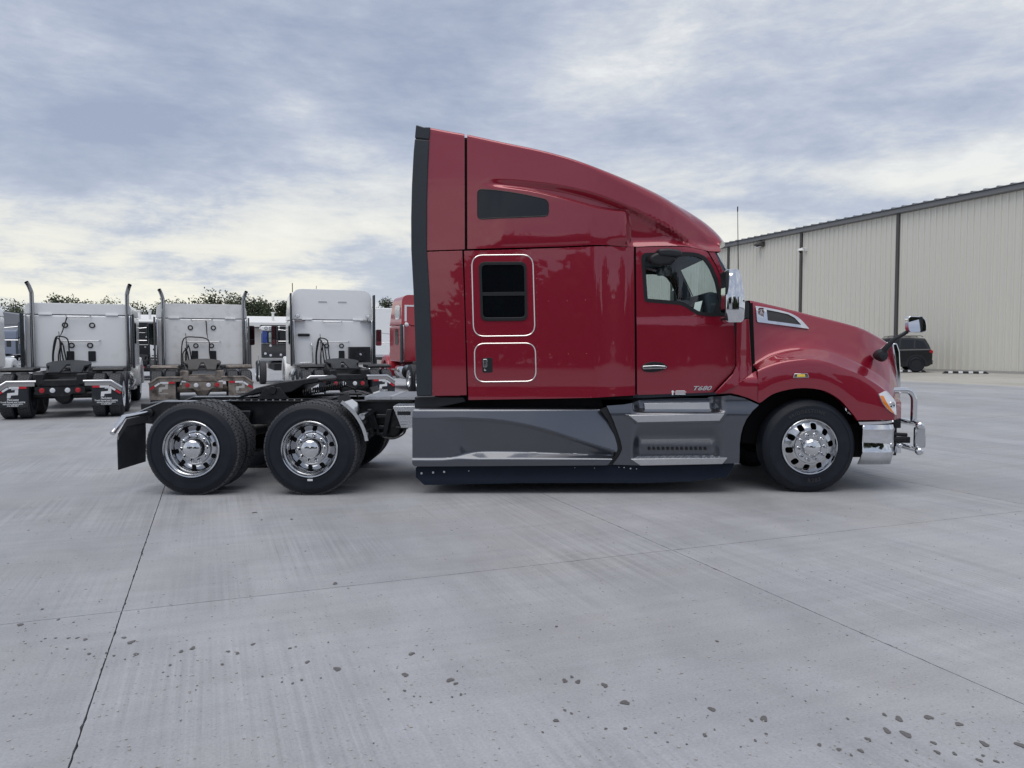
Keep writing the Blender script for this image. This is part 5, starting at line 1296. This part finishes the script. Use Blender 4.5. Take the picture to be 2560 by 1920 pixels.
    if condenser:
        bm = B(); bx(bm, -.24, .0, -1.12, -.46, 1.18, 1.66); cd = ob('condenser', bm, cast, t, bevel=.02)
        bm = B(); lathe(bm, [(.20, -.245), (.20, -.262), (.17, -.262), (.17, -.247)], 24, (0, -.79, 1.42), 'x'); ob('fan_ring', bm, seal, cd)
        bm = B()
        for k in range(6): bx(bm, -.006, .006, -.03, .03, .03, .165, Matrix.Translation((-.25, -.79, 1.42)) @ Matrix.Rotation(k*math.pi/3, 4, 'X'))
        ob('fan_blade', bm, blackpl, cd, smooth=0, kind='stuff')
        bm = B(); lathe(bm, [(.045, -.255), (.04, -.275), (.001, -.28)], 16, (0, -.79, 1.42), 'x'); ob('fan_hub', bm, alu, cd)
    # mirrors
    for s in (-1, 1):
        xm_ = sleeper+.85; bm = B(); prism(bm, rrect(s*1.50-.11, s*1.50+.11, 1.72, 2.38, .05), xm_, xm_+.14, 'x'); mi = ob('side_mirror', bm, blackpl, t, bevel=.02)
        bm = B(); prism(bm, rrect(s*1.50-.09, s*1.50+.09, 1.93, 2.36, .03), xm_-.004, xm_+.002, 'x'); ob('mirror_glass', bm, mat('mirror_dark', (.25, .30, .32), .05, 1), mi, smooth=0)
        bm = B(); prism(bm, rrect(s*1.50-.09, s*1.50+.09, 1.74, 1.90, .03), xm_-.004, xm_+.002, 'x'); ob('convex_glass', bm, chrome, mi, smooth=0)
        bm = B(); tube(bm, [(xm_+.07, s*1.44, 2.25), (xm_+.05, s*1.0, 2.2)], .016, 6); tube(bm, [(xm_+.07, s*1.44, 1.85), (xm_+.05, s*1.0, 1.85)], .016, 6); ob('mirror_arm', bm, alu, mi)
    # chassis
    for s in (-1, 1):
        bm = B(); prism(bm, [(-2.95, .80), (-2.95, .92), (-2.75, 1.02), (sleeper+1.6, 1.02), (sleeper+1.6, .76), (-2.7, .76)], s*.43-.045, s*.43+.045, 'y'); ob('frame_rail', bm, fm, t, bevel=.006)
        bm = B(); bx(bm, -2.98, -2.80, s*.43-.10, s*.43+.10, .78, 1.03); ob('rail_end', bm, fm if not dirty else brownd, t, bevel=.02)
    bm = B(); bx(bm, -2.97, -2.88, -.40, .40, .74, .90); ob('rear_cross_member', bm, fm, t, bevel=.02)
    bm = B(); prism(bm, [(-.50, .58), (-.50, .735), (.50, .735), (.50, .58), (.24, .58), (.16, .52), (-.16, .52), (-.24, .58)], -3.0, -2.985, 'x'); lp_ = ob('lamp_panel', bm, fm, t, smooth=0)
    for y, m_ in ((.36, redl), (.15, clearl), (-.15, clearl), (-.36, redl)):
        bm = B(); lathe(bm, [(.058, -3.0), (.053, -3.016), (.03, -3.022), (.001, -3.023)], 18, (0, y, .655), 'x'); ob('tail_lamp', bm, m_, lp_)
    bm = B(); pl_ = [(math.cos(R(a))*.48-.0, math.sin(R(a))*.46) for a in range(-70, 251, 10)]
    pts = [(-1.7+y, x) for x, y in pl_]; cut = [(-2.22, -.30), (-1.95, -.06), (-1.95, .06), (-2.22, .30)]
    ring_ = [(-1.70+.48*math.cos(R(a)), .48*math.sin(R(a))) for a in range(-130, 131, 10)]
    poly = ring_ + [(-2.30, .34), (-2.28, .12), (-1.80, .04), (-1.80, -.04), (-2.28, -.12), (-2.30, -.34)]
    prism(bm, poly, 1.20, 1.245, 'z')
    for v in bm.verts: v.co.z += (v.co.x+1.7)*.16 + (-.10 if v.co.x < -2.2 else 0)
    f5 = ob('fifth_wheel', bm, cast if not dirty else mat('dirty_plate', (.07, .065, .062), .5, .4, vary=.4, vscale=9), t, smooth=20)
    bm = B()
    for s in (-1, 1): prism(bm, [(-2.0, 1.02), (-1.4, 1.02), (-1.55, 1.21), (-1.85, 1.19)], s*.40-.05, s*.40+.05, 'y')
    bx(bm, -2.2, -1.2, -.47, .47, 1.022, 1.05); ob('fifth_wheel_mount', bm, cast, f5, bevel=.01)
    bm = B(); bx(bm, -2.6, -.6, -.36, .36, .55, .86); tube(bm, [(-1.1, -.62, .515), (-1.1, .62, .515)], .08, 10); tube(bm, [(-2.42, -.62, .515), (-2.42, .62, .515)], .08, 10)
    lathe(bm, [(.001, -.24), (.15, -.2), (.2, 0), (.15, .2), (.001, .24)], 14, (-2.42, 0, .5), 'x'); ob('axle', bm, fm, t)
    for x in (-1.1, -2.42):
        for s in (-1, 1):
            wheel(t, x, s*1.24, .515, 'drive', s, detail if x < -2 else detail); wheel(t, x, s*(1.24-.335), .515, 'inner', s)
    for s in (-1, 1):
        bm = B(); prism(bm, [(-2.55, 1.10), (-2.50, 1.15), (-1.75, 1.16), (-1.70, 1.10), (-1.75, 1.07), (-2.50, 1.06)], s*.60, s*1.26, 'y'); ob('wheel_cover', bm, fm, t, bevel=.015)
        if not flaps: continue
        bm = B(); tube(bm, [(-3.0, s*.47, .86), (-3.0, s*1.04, .86), (-3.02, s*1.27, .70)], .028, 10); h_ = ob('flap_hanger', bm, chrome if not dirty else brownd, t, smooth=60)
        bm = B(); prism(bm, [(s*.50, .845), (s*1.03, .845), (s*1.26, .69), (s*1.255, .60), (s*1.03, .755), (s*.50, .755)], -3.008, -3.0, 'x'); ob('flap_plate', bm, mat('dull_steel', (.38, .37, .37), .5, .6) if not dirty else brownd, h_, smooth=0)
        bm = B(); prism(bm, [(s*.64, .78), (s*1.03, .78), (s*1.26, .62), (s*1.255, .29), (s*.64, .29)], -2.995, -2.985, 'x'); fl = ob('mud_flap', bm, flapm if not dirty else brownd, t, smooth=0)
        # reflective tape
        for (a0, a1, m_) in ((.655, .80, redp), (.805, 1.0, printw)):
            bm = B(); bx(bm, -3.012, -3.008, s*a0, s*a1, .705, .752); ob('reflector_tape', bm, m_, fl, smooth=0)
        for (q0, q1, m_) in ((.02, .52, printw), (.54, 1.0, redp)):
            p0 = Vector((s*1.02, .745)); p1 = Vector((s*1.25, .585)); a_, b_ = p0.lerp(p1, q0), p0.lerp(p1, q1); n_ = Vector((-(p1-p0).y, (p1-p0).x)).normalized()*.046*(-1 if s > 0 else 1)*1
            if n_.y > 0: n_ = -n_
            bm = B(); prism(bm, [tuple(a_), tuple(b_), tuple(b_+n_), tuple(a_+n_)], -3.014, -3.010, 'x'); ob('reflector_tape', bm, m_, fl, smooth=0)
        flap_print(fl, s*.93, -2.997, printw if not dirty else mat('dusty_print', (.45, .44, .42), .7), full=not dirty)
    return t
def cab_at(px, Y): return ((px-1280)/F*Y, Y, 0)
bg_truck('parked_truck', 'white flat-roofed sleeper truck with chrome stacks and clean black lettered mud flaps', cab_at(201, 20.3), RZ, white, 2.79)
v4 = Vector(cab_at(201, 20.3)) - VV*3.4 + UV*.1
bg_truck('parked_truck', 'white truck showing only its front fender and mirror beside the clean white truck', v4, RZ, white, 2.79, detail=0, flaps=False)
bg_truck('parked_truck', 'white flat-roofed sleeper truck with brown dirt over its frame and mud flaps', cab_at(508, 22.8), RZ, mat('white_paint_dusty', (.82, .82, .82), .4, 0, .5, .5, .1, dirt=(.66, .66, .65), dscale=5, dpos=(.5, .85)), 2.92, dirty=True)
bg_truck('parked_truck', 'white high-roofed sleeper truck with work lamps and a fan unit on its back', cab_at(833, 23.8), RZ, white, 3.42, stacks=False, lamps=True, condenser=True, hw_=1.22)
t4 = bg_truck('parked_truck', 'bright red sleeper truck parked behind the dark red truck', (-2.98, 29.36, 0), RZ, red2, 3.62, stacks=False)
bm = B()
bx(bm, -.016, -.004, .72, 1.13, 3.18, 3.24); bx(bm, -.016, -.004, 1.05, 1.13, 2.62, 3.18); ob('corner_stripe', bm, printw, t4, smooth=0)
bm = B(); lathe(bm, [(.001, .02), (.06, .01), (.08, -.05), (.06, -.065), (.001, -.07)], 16, (-.06, 1.08, 2.50), 'x'); ob('work_lamp', bm, clearl, t4)
bm = B(); prism(bm, rrect(.25, 1.05, 2.72, 3.25, .16, 6), 1.245, 1.262, 'y'); ob('upper_window', bm, clearl, t4, smooth=0)
g1 = (-45.8+1.5, 70, 0)
bg_truck('distant_truck', 'slate blue sleeper truck far off beyond the white trucks', ((70-1280)/F*72, 72, 0), R(168), GREYP, 3.3, stacks=False, detail=0, flaps=False)
bg_truck('distant_truck', 'black truck cab far off in the gap between the two stack-fitted white trucks', ((352-1280)/F*41, 41, 0), RZ, blackp, 3.0, stacks=False, detail=0, flaps=False)

# plain white box standing in for the rear of a small white truck
c = cab_at(388, 40); t = thing('small_truck_box', 'tall white box on a black base standing in for a small white truck between the white trucks', 'box', c, RZ)
bm = B(); bx(bm, 0, .5, -.22, .22, .98, 2.0); ob('housing', bm, white, t, bevel=.03)
bm = B(); bx(bm, -.02, .52, -.25, .25, 0, .98); ob('base', bm, blackpl, t, bevel=.02)
bm = B(); lathe(bm, [(.06, -.004), (.04, -.012), (.001, -.012)], 14, (0, .03, 1.55), 'x'); ob('round_logo', bm, seal, t)
bm = B(); bx(bm, -.006, 0, -.15, .15, 1.22, 1.26); bx(bm, -.006, 0, -.08, .1, 1.78, 1.81); ob('slot', bm, seal, t, smooth=0)
bm = B(); tube(bm, [(.2, .1, 2.0), (.2, .1, 2.75)], .04, 10); ob('vent_pipe', bm, white, t)

# ------------------------------------------------------------------ yard tractor
c = Vector(((700-1280)/F*37, 37, 0)); t = thing('yard_tractor', 'small blue and black yard tractor with round lamps along its roof', 'truck', c, RZ)
blue = mat('blue_paint', (.02, .06, .30), .35, 0, .5, .6)
bm = B(); bx(bm, 0, 1.2, -.80, .80, 1.15, 1.86); ob('cab_panel', bm, blackp, t, bevel=.03)
bm = B(); bx(bm, .02, 1.2, .55, .78, 1.87, 2.45); bx(bm, .02, 1.2, -.78, -.60, 1.87, 2.45); ob('cab_pillar', bm, blue, t, bevel=.02, kind='stuff')
bm = B(); bx(bm, .3, 1.15, -.72, .72, 1.87, 2.44); ob('cab_glass', bm, greyglass, t, smooth=0)
bm = B(); prism(bm, rrect(.12, .50, 1.90, 2.38, .05), -.0, .02, 'x'); ob('rear_pane', bm, mat('pale_glass', (.40, .46, .46), .08, .3), t, smooth=0)
bm = B(); prism(bm, roundpoly([(-.82, 2.46), (-.82, 2.68), (.82, 2.68), (.88, 2.57), (.82, 2.46)], .06), -.06, 1.2, 'x'); rf = ob('roof', bm, white, t, bevel=.03)
for y in (.62, .42, -.42, -.62):
    bm = B(); lathe(bm, [(.075, -.062), (.07, -.085), (.06, -.085), (.058, -.07)], 16, (0, y, 2.57), 'x'); r_ = ob('lamp_ring', bm, seal, rf); bm = B(); lathe(bm, [(.058, -.07), (.001, -.076)], 14, (0, y, 2.57), 'x'); ob('lamp_glass', bm, clearl, r_)
bm = B(); bx(bm, -.02, 1.25, -.84, .84, 2.69, 2.73); ob('roof_rim', bm, blackpl, t, smooth=0)
for y, z in ((.42, 1.74), (.42, 1.28), (.66, 1.36), (-.05, 1.30)):
    bm = B(); lathe(bm, [(.06, -.002), (.045, -.02), (.001, -.022)], 12, (0, y, z), 'x'); ob('cab_lamp', bm, clearl, t)
bm = B(); tube(bm, [(-.05, .86, 1.15), (-.05, .86, 2.3), (-.05, .80, 2.4)], .016, 6); tube(bm, [(-.35, 1.0, .9), (-.35, 1.0, 1.25), (-.05, 1.0, 1.3)], .025, 8); ob('grab_rail', bm, brushed, t)
for s in (-1, 1):
    bm = B(); prism(bm, rrect(s*.12-.16 if s < 0 else .08, s*.12+.16 if s < 0 else .36, 1.95, 2.66, .05), -.5, -.38, 'x'); mi = ob('mirror', bm, blackpl, t, bevel=.02)
    bm = B(); tube(bm, [(-.44, s*.2, 2.1), (.2, s*.78, 2.1)], .014, 6); ob('mirror_arm', bm, seal, mi)
bm = B(); prism(bm, [(-1.4, 1.05), (-1.4, 1.12), (.1, 1.12), (.1, 1.0), (-.6, .9)], -.9, .9, 'y'); ob('deck', bm, brushed, t, smooth=0)
bm = B(); bx(bm, -2.6, 1.6, -.45, .45, .62, .95); ob('frame', bm, frameb, t, bevel=.02)
for x in (-1.9, .9):
    for s in (-1, 1): wheel(t, x, s*1.05, .515, 'drive', s, 0)

# ------------------------------------------------------------------ white box trailer and far buildings
c = Vector(((985-1280)/F*46, 46, 0)); t = thing('box_trailer', 'plain white box trailer seen between the high-roofed white truck and the red truck', 'trailer', c, RZ)
bm = B(); bx(bm, 0, 14, -1.28, 1.28, 1.15, 4.0); ob('box', bm, white, t, bevel=.03)
bm = B(); bx(bm, -.02, .0, -.02, .02, 1.2, 3.95); bx(bm, -.03, .0, -1.28, 1.28, 1.10, 1.25); ob('door_frame', bm, brushed, t, smooth=0)
for x in (1.2, 2.5):
    for s in (-1, 1): wheel(t, x, s*1.24, .515, 'drive', s, 0)
bm = B(); bx(bm, .4, 12, -.5, .5, .9, 1.15); bx(bm, 9.6, 9.75, -.9, -.75, .04, 1.15); bx(bm, 9.6, 9.75, .75, .9, .04, 1.15); ob('undercarriage', bm, frameb, t, smooth=0)
wallt = mat('pale_wall_sheet', (.52, .50, .47), .6, 0, .3, vary=.05, vscale=1)
fasc = mat('white_fascia', (.72, .72, .71), .5)
o = lot(68.5, -5.1); t = thing('service_building', 'long low white-roofed service building with vent pipes behind the parked trucks', 'building', o, A_LOT)
bm = B(); bx(bm, -4, 24, 0, 14, 0, 3.35); ob('wall', bm, wallt, t, smooth=0)
bm = B(); prism(bm, [(-.5, 3.35), (-.5, 3.78), (7, 4.6), (14.5, 3.78), (14.5, 3.35)], -4.4, 24.4, 'x'); rf = ob('roof', bm, fasc, t, smooth=0)
bm = B(); bx(bm, -4.4, 24.4, -.52, -.50, 3.30, 3.42); ob('eave_trim', bm, bronze, rf, smooth=0)
for x in (-.4, .4, 10.1, 15.0):
    bm = B(); tube(bm, [(x, 1.5, 3.8), (x, 1.5, 4.7)], .11, 10); tube(bm, [(x, 1.5, 4.66), (x, 1.5, 4.76)], .16, 10); ob('roof_pipe', bm, fasc, rf)
for x in (-1.2, 6.5, 12.5):
    bm = B(); bx(bm, x-1.7, x+1.7, -.03, .0, .05, 2.9); ob('bay_door', bm, mat('bay_dark', (.05, .055, .065), .4), t, smooth=0)
c = Vector(((10-1280)/F*86, 86, 0)); t = thing('grey_shed', 'pale grey metal shed with a low pitched roof beyond the trucks', 'shed', c, R(12))
bm = B(); bx(bm, -12, 7, 0, 18, 0, 4.4); ob('wall', bm, mat('shed_wall', (.40, .42, .46), .5, vary=.05, vscale=1), t, smooth=0)
bm = B(); prism(bm, [(-12.4, 4.3), (-12.4, 4.55), (-2.5, 6.0), (7.4, 4.55), (7.4, 4.3)], -.3, 18.3, 'y'); ob('roof', bm, roofm, t, smooth=0)
bm = B(); prism(bm, [(-12, 4.4), (-2.5, 5.8), (7, 4.4)], -.02, .02, 'y'); ob('gable', bm, MATS['shed_wall'], t, smooth=0)

# ------------------------------------------------------------------ parked black car
cz = gh(30.5); c = gnd(2281, 929, cz); hd = math.atan2(.30, -.95)
car = thing('parked_car', 'black compact sport utility car parked by the warehouse wall', 'car', c, hd)
carp = mat('car_black', (.007, .008, .010), .3, 0, .4, .4)
# local: rear wheel at x=0, forward +x
bm = B(); low_ = roundpoly([(-.86, .50), (-.90, .78), (-.84, 1.02), (-.70, 1.10), (1.9, 1.04), (2.3, 1.00), (3.35, .92), (3.62, .72), (3.62, .40), (3.4, .26), (3.15, .24), (2.28, .24), (-.05+.45, .24), (-.5, .26), (-.78, .34)], .06, 3)
prism(bm, low_, -.92, .92, 'y'); bd = ob('body', bm, carp, car, bevel=.09, seg=4)
bm = B(); gb = [(-.78, 1.06), (-.62, 1.30), (-.38, 1.58), (.3, 1.66), (1.2, 1.64), (1.75, 1.50), (2.35, 1.02)]; ins = [0, .06, .14, .17, .17, .14, 0]
for s in (-1, 1): pass
l0 = [bm.verts.new((x, -.86+i_, z)) for (x, z), i_ in zip(gb, ins)]; l1 = [bm.verts.new((x, .86-i_, z)) for (x, z), i_ in zip(gb, ins)]
bm.faces.new(l0); bm.faces.new(l1[::-1])
for i in range(len(gb)): j = (i+1) % len(gb); bm.faces.new((l0[i], l1[i], l1[j], l0[j]))
ob('cabin', bm, carp, car, bevel=.05, seg=3)
for s in (-1, 1):
    for pts in ([(-.50, 1.14), (-.30, 1.44), (.02, 1.50), (.05, 1.14)], [(.12, 1.14), (.10, 1.50), (.62, 1.54), (.68, 1.12)], [(.76, 1.12), (.72, 1.54), (1.18, 1.53), (1.55, 1.42), (1.98, 1.10)]):
        bm = B(); vs = [bm.verts.new((x, s*(.872 - .17*max(0, min(1, (z-1.06)/.58))), z)) for x, z in pts]; bm.faces.new(vs); ob('side_window', bm, blkglass, car, smooth=0)
    bm = B(); prism(bm, [(-.88, .86), (-.90, 1.0), (-.72, 1.06), (-.60, .94)], s*.90, s*.935, 'y'); ob('tail_lamp', bm, redl, car, bevel=.01)
    bm = B(); prism(bm, [(3.3, .74), (3.55, .70), (3.5, .80), (3.25, .84)], s*.90, s*.93, 'y'); ob('headlamp', bm, clearl, car, bevel=.01)
    for x in (0, 2.70):
        bm = B(); arc = [(x+math.cos(R(a))*.45, .36+math.sin(R(a))*.45) for a in range(-10, 191, 10)]; arc2 = [(x+math.cos(R(a))*.385, .36+math.sin(R(a))*.385) for a in range(190, -11, -10)]
        prism(bm, arc+arc2, s*.90, s*.945, 'y'); ob('arch_trim', bm, blackpl, car, smooth=20)
        bm = B(); lathe(bm, [(.22, .03), (.24, .0), (.30, -.01), (.345, .02), (.365, .06), (.365, .18), (.34, .22), (.22, .22)], 32, closed=True); wl = ob('wheel', bm, rubber, car); wl.location = (x, s*.94, .365); wl.rotation_euler = (0, 0, 0 if s < 0 else math.pi)
        bm = B(); lathe(bm, [(.225, .01), (.235, .02), (.235, .05), (.06, .05), (.06, .015), (.001, .012)], 28); ob('rim', bm, cast, wl)
        bm = B()
        for k in range(5): bx(bm, -.03, .03, .012, .045, .03, .225, Matrix.Rotation(k*2*math.pi/5, 4, 'Y'))
        ob('spokes', bm, mat('dark_alloy', (.06, .06, .065), .25, .8), wl, smooth=0, kind='stuff')
    bm = B(); tube(bm, [(-.3, s*.62, 1.66), (-.2, s*.62, 1.70), (1.1, s*.62, 1.70), (1.2, s*.62, 1.66)], .016, 6); ob('roof_rail', bm, blackpl, car)
    bm = B(); bx(bm, 1.75, 1.95, s*.93, s*1.08, 1.03, 1.17); ob('door_mirror', bm, carp, car, bevel=.03)
bm = B(); bx(bm, -.93, -.80, -.85, .85, .36, .58); ob('rear_bumper', bm, blackpl, car, bevel=.04)
bm = B(); bx(bm, 3.55, 3.66, -.6, .6, .42, .66); ob('grille', bm, blackpl, car, bevel=.03)

for o in car.children:       # short rear overhang
    if o.name.split('.')[0] in ('wheel', 'arch_trim'): continue
    for v in o.data.vertices:
        if v.co.x < -.42: v.co.x = -.42 + (v.co.x+.42)*.55
# ------------------------------------------------------------------ trees
leafm = bpy.data.materials.new('foliage'); leafm.use_nodes = True; _t = leafm.node_tree; _b = _t.nodes['Principled BSDF']
_o = _t.nodes.new('ShaderNodeObjectInfo'); _g = _t.nodes.new('ShaderNodeNewGeometry'); _n = _t.nodes.new('ShaderNodeTexNoise'); _n.inputs['Scale'].default_value = .9; _n.inputs['Detail'].default_value = 4
_t.links.new(_g.outputs['Position'], _n.inputs['Vector'])
_r = _t.nodes.new('ShaderNodeValToRGB'); _r.color_ramp.elements[0].position = .3; _r.color_ramp.elements[0].color = (.030, .042, .026, 1); _r.color_ramp.elements[1].position = .7; _r.color_ramp.elements[1].color = (.082, .095, .050, 1)
_t.links.new(_n.outputs[0], _r.inputs[0]); _t.links.new(_r.outputs[0], _b.inputs['Base Color']); _b.inputs['Roughness'].default_value = .7; _b.inputs['Specular IOR Level'].default_value = .25
barkm = mat('bark', (.09, .075, .06), .9, 0, .2, vary=.3, vscale=8)
def tree(name, label, loc, h, wd, seed, leaf=.30, n=3200, group=None, dens=1.0, base=.18):
    r_ = random.Random(seed); t = thing(name, label, 'tree', loc, r_.random()*6, group)
    bm = B(); tr = .022*h+.05
    tube(bm, [(0, 0, -.1), (.05*wd*.2, 0, h*.22), (r_.uniform(-.1, .1)*wd, r_.uniform(-.1, .1)*wd, h*.5), (r_.uniform(-.1, .1)*wd, r_.uniform(-.1, .1)*wd, h*.85)], [tr, tr*.8, tr*.5, tr*.12], 8)
    cl = []
    for k in range(15):
        a = r_.random()*6.28; q = r_.random(); rad = wd*.5*(.25+.60*math.sqrt(r_.random()))*(1 - .55*max(0, q-.45)/.55); z = h*(base+.10+(.80-base)*q)
        cl.append((Vector((math.cos(a)*rad, math.sin(a)*rad, z)), wd*r_.uniform(.17, .29)*(1-.25*q)))
    cl.append((Vector((r_.uniform(-.08, .08)*wd, 0, h*.86)), wd*.15))
    for c_, rr in cl:
        st = Vector((0, 0, h*r_.uniform(.15, .4))); mid = st.lerp(c_, .55) + Vector((0, 0, h*.05)); tube(bm, [tuple(st), tuple(mid), tuple(c_)], [tr*.42, tr*.25, tr*.06], 5)
    ob('trunk', bm, barkm, t)
    vs, fs = [], []
    tot = sum(rr**2 for _, rr in cl)
    for c_, rr in cl:
        for _ in range(int(n*rr**2/tot)):
            d = Vector((r_.gauss(0, 1), r_.gauss(0, 1), r_.gauss(0, .8))).normalized()*rr*(r_.random()**.42)*(1.0+r_.random()*.35)
            p = c_+d; u = Vector((r_.gauss(0, 1), r_.gauss(0, 1), r_.gauss(0, 1))).normalized(); w_ = u.orthogonal().normalized(); s = leaf*r_.uniform(.45, 1.0)
            b0 = len(vs); vs += [p-u*s*.5, p+w_*s*.28, p+u*s*.5, p-w_*s*.28]; fs.append((b0, b0+1, b0+2, b0+3))
    me = bpy.data.meshes.new('crown'); me.from_pydata(vs, [], fs); link('crown', me, leafm, t); return t
for i, (px, py, wpx, Y, lab) in enumerate((
        (-40, 765, 130, 95, 'rounded leafy tree behind the grey shed'), (30, 745, 120, 97, 'broad leafy tree rising over the grey shed roof'), (82, 768, 70, 101, 'smaller leafy tree at the edge of the grey shed'),
        (160, 733, 105, 93, 'thin-topped tree over the roof of the clean white truck'), (215, 752, 80, 97, 'low wide tree over the middle of the clean white truck roof'), (268, 737, 110, 94, 'spreading tree by the right stack of the clean white truck'),
        (330, 750, 80, 95, 'open-branched tree seen past the clean white truck stack'), (378, 792, 50, 102, 'short bushy tree above the vent pipes of the service building'), (418, 742, 105, 95, 'airy tree by the left stack of the dirt-stained white truck'),
        (462, 745, 90, 99, 'feathery tree over the dirt-stained white truck roof'), (540, 721, 150, 92, 'tallest dense tree standing over the dirt-stained white truck'), (603, 742, 95, 96, 'dense tree by the right stack of the dirt-stained white truck'),
        (650, 742, 95, 94, 'dense green tree above the yard tractor'), (700, 748, 95, 97, 'full green tree beside the high-roofed white truck'), (735, 735, 70, 103, 'slender tree against the edge of the high-roofed white truck'),
        (962, 735, 80, 95, 'leafy tree between the high-roofed white truck and the red truck'), (1010, 745, 80, 99, 'leafy tree behind the bright red truck'))):
    h = ((HZ-py)/F*Y + H)*1.0; tree('tree', lab, ((px-1280)/F*Y, Y, 0), h, wpx/F*Y*1.12, 40+i, .36, 5200 if i not in (3, 5, 6, 8, 9) else 3200, 'trees beyond the yard', base=.10)
for i in range(30):
    px = -80 + i*29; Y = 104 + (i % 3)*2
    if 760 < px < 930: continue
    tree('tree', 'plain green tree in the continuous tree line beyond the yard', ((px-1280)/F*Y, Y, 0), 6.0+1.6*((i*7) % 5)/5, 7.0, 200+i, .42, 2200, 'tree line beyond the yard', base=.0)
# across the lot, facing the near side of the red truck
for i in range(11):
    x = -34 + i*6.6; tree('tree', 'leafy tree across the lot facing the side of the dark red truck', (x, -27-2.5*((i*5) % 3), 0), 6.0+1.8*((i*3) % 4)/3, 8.5, 300+i, 1.15, 4200, 'trees across the lot', base=.0)
t = thing('white_building', 'low white building across the lot facing the rear wheels of the dark red truck', 'building', (-14, -22, 0), R(8))
bm = B(); bx(bm, -7, 7, -8, 0, 0, 3.2); ob('wall', bm, fasc, t, smooth=0)
bm = B(); prism(bm, [(-8.4, 3.2), (-4, 4.1), (.4, 3.2)], -7.4, 7.4, 'x'); ob('roof', bm, roofm, t, smooth=0)
# ------------------------------------------------------------------ left and right pieces of the tractor unit become parts of their own
def by_key(o, key):
    bm = B(); bm.from_mesh(o.data); groups = {}
    seen = set(); bm.faces.ensure_lookup_table()
    for f in bm.faces:
        if f.index in seen: continue
        st = [f]; comp = []; seen.add(f.index)
        while st:
            g = st.pop(); comp.append(g)
            for e in g.edges:
                for h in e.link_faces:
                    if h.index not in seen: seen.add(h.index); st.append(h)
        c = sum((g.calc_center_median() for g in comp), Vector())/len(comp)
        groups.setdefault(key(c), []).extend(g.index for g in comp)
    bm.free()
    if len(groups) < 2: return
    for n, (k, idx) in enumerate(sorted(groups.items())):
        b2 = B(); b2.from_mesh(o.data); b2.faces.ensure_lookup_table(); keep = set(idx)
        bmesh.ops.delete(b2, geom=[f for f in b2.faces if f.index not in keep], context='FACES')
        me = bpy.data.meshes.new(o.data.name); b2.to_mesh(me); b2.free()
        for m in o.data.materials: me.materials.append(m)
        if n == 0: first = me; continue
        c = o.copy(); C.objects.link(c); c.data = me
    o.data = first
for o in [c for c in T.children if c.type == 'MESH']:
    nm = o.name.split('.')[0]
    if nm in ('rail_cap', 'air_spring', 'suspension_hanger', 'shock_absorber', 'pillar_lining', 'windscreen_seal'): by_key(o, lambda c: c.y > 0)
    if nm == 'cross_member': by_key(o, lambda c: round(c.x, 2))
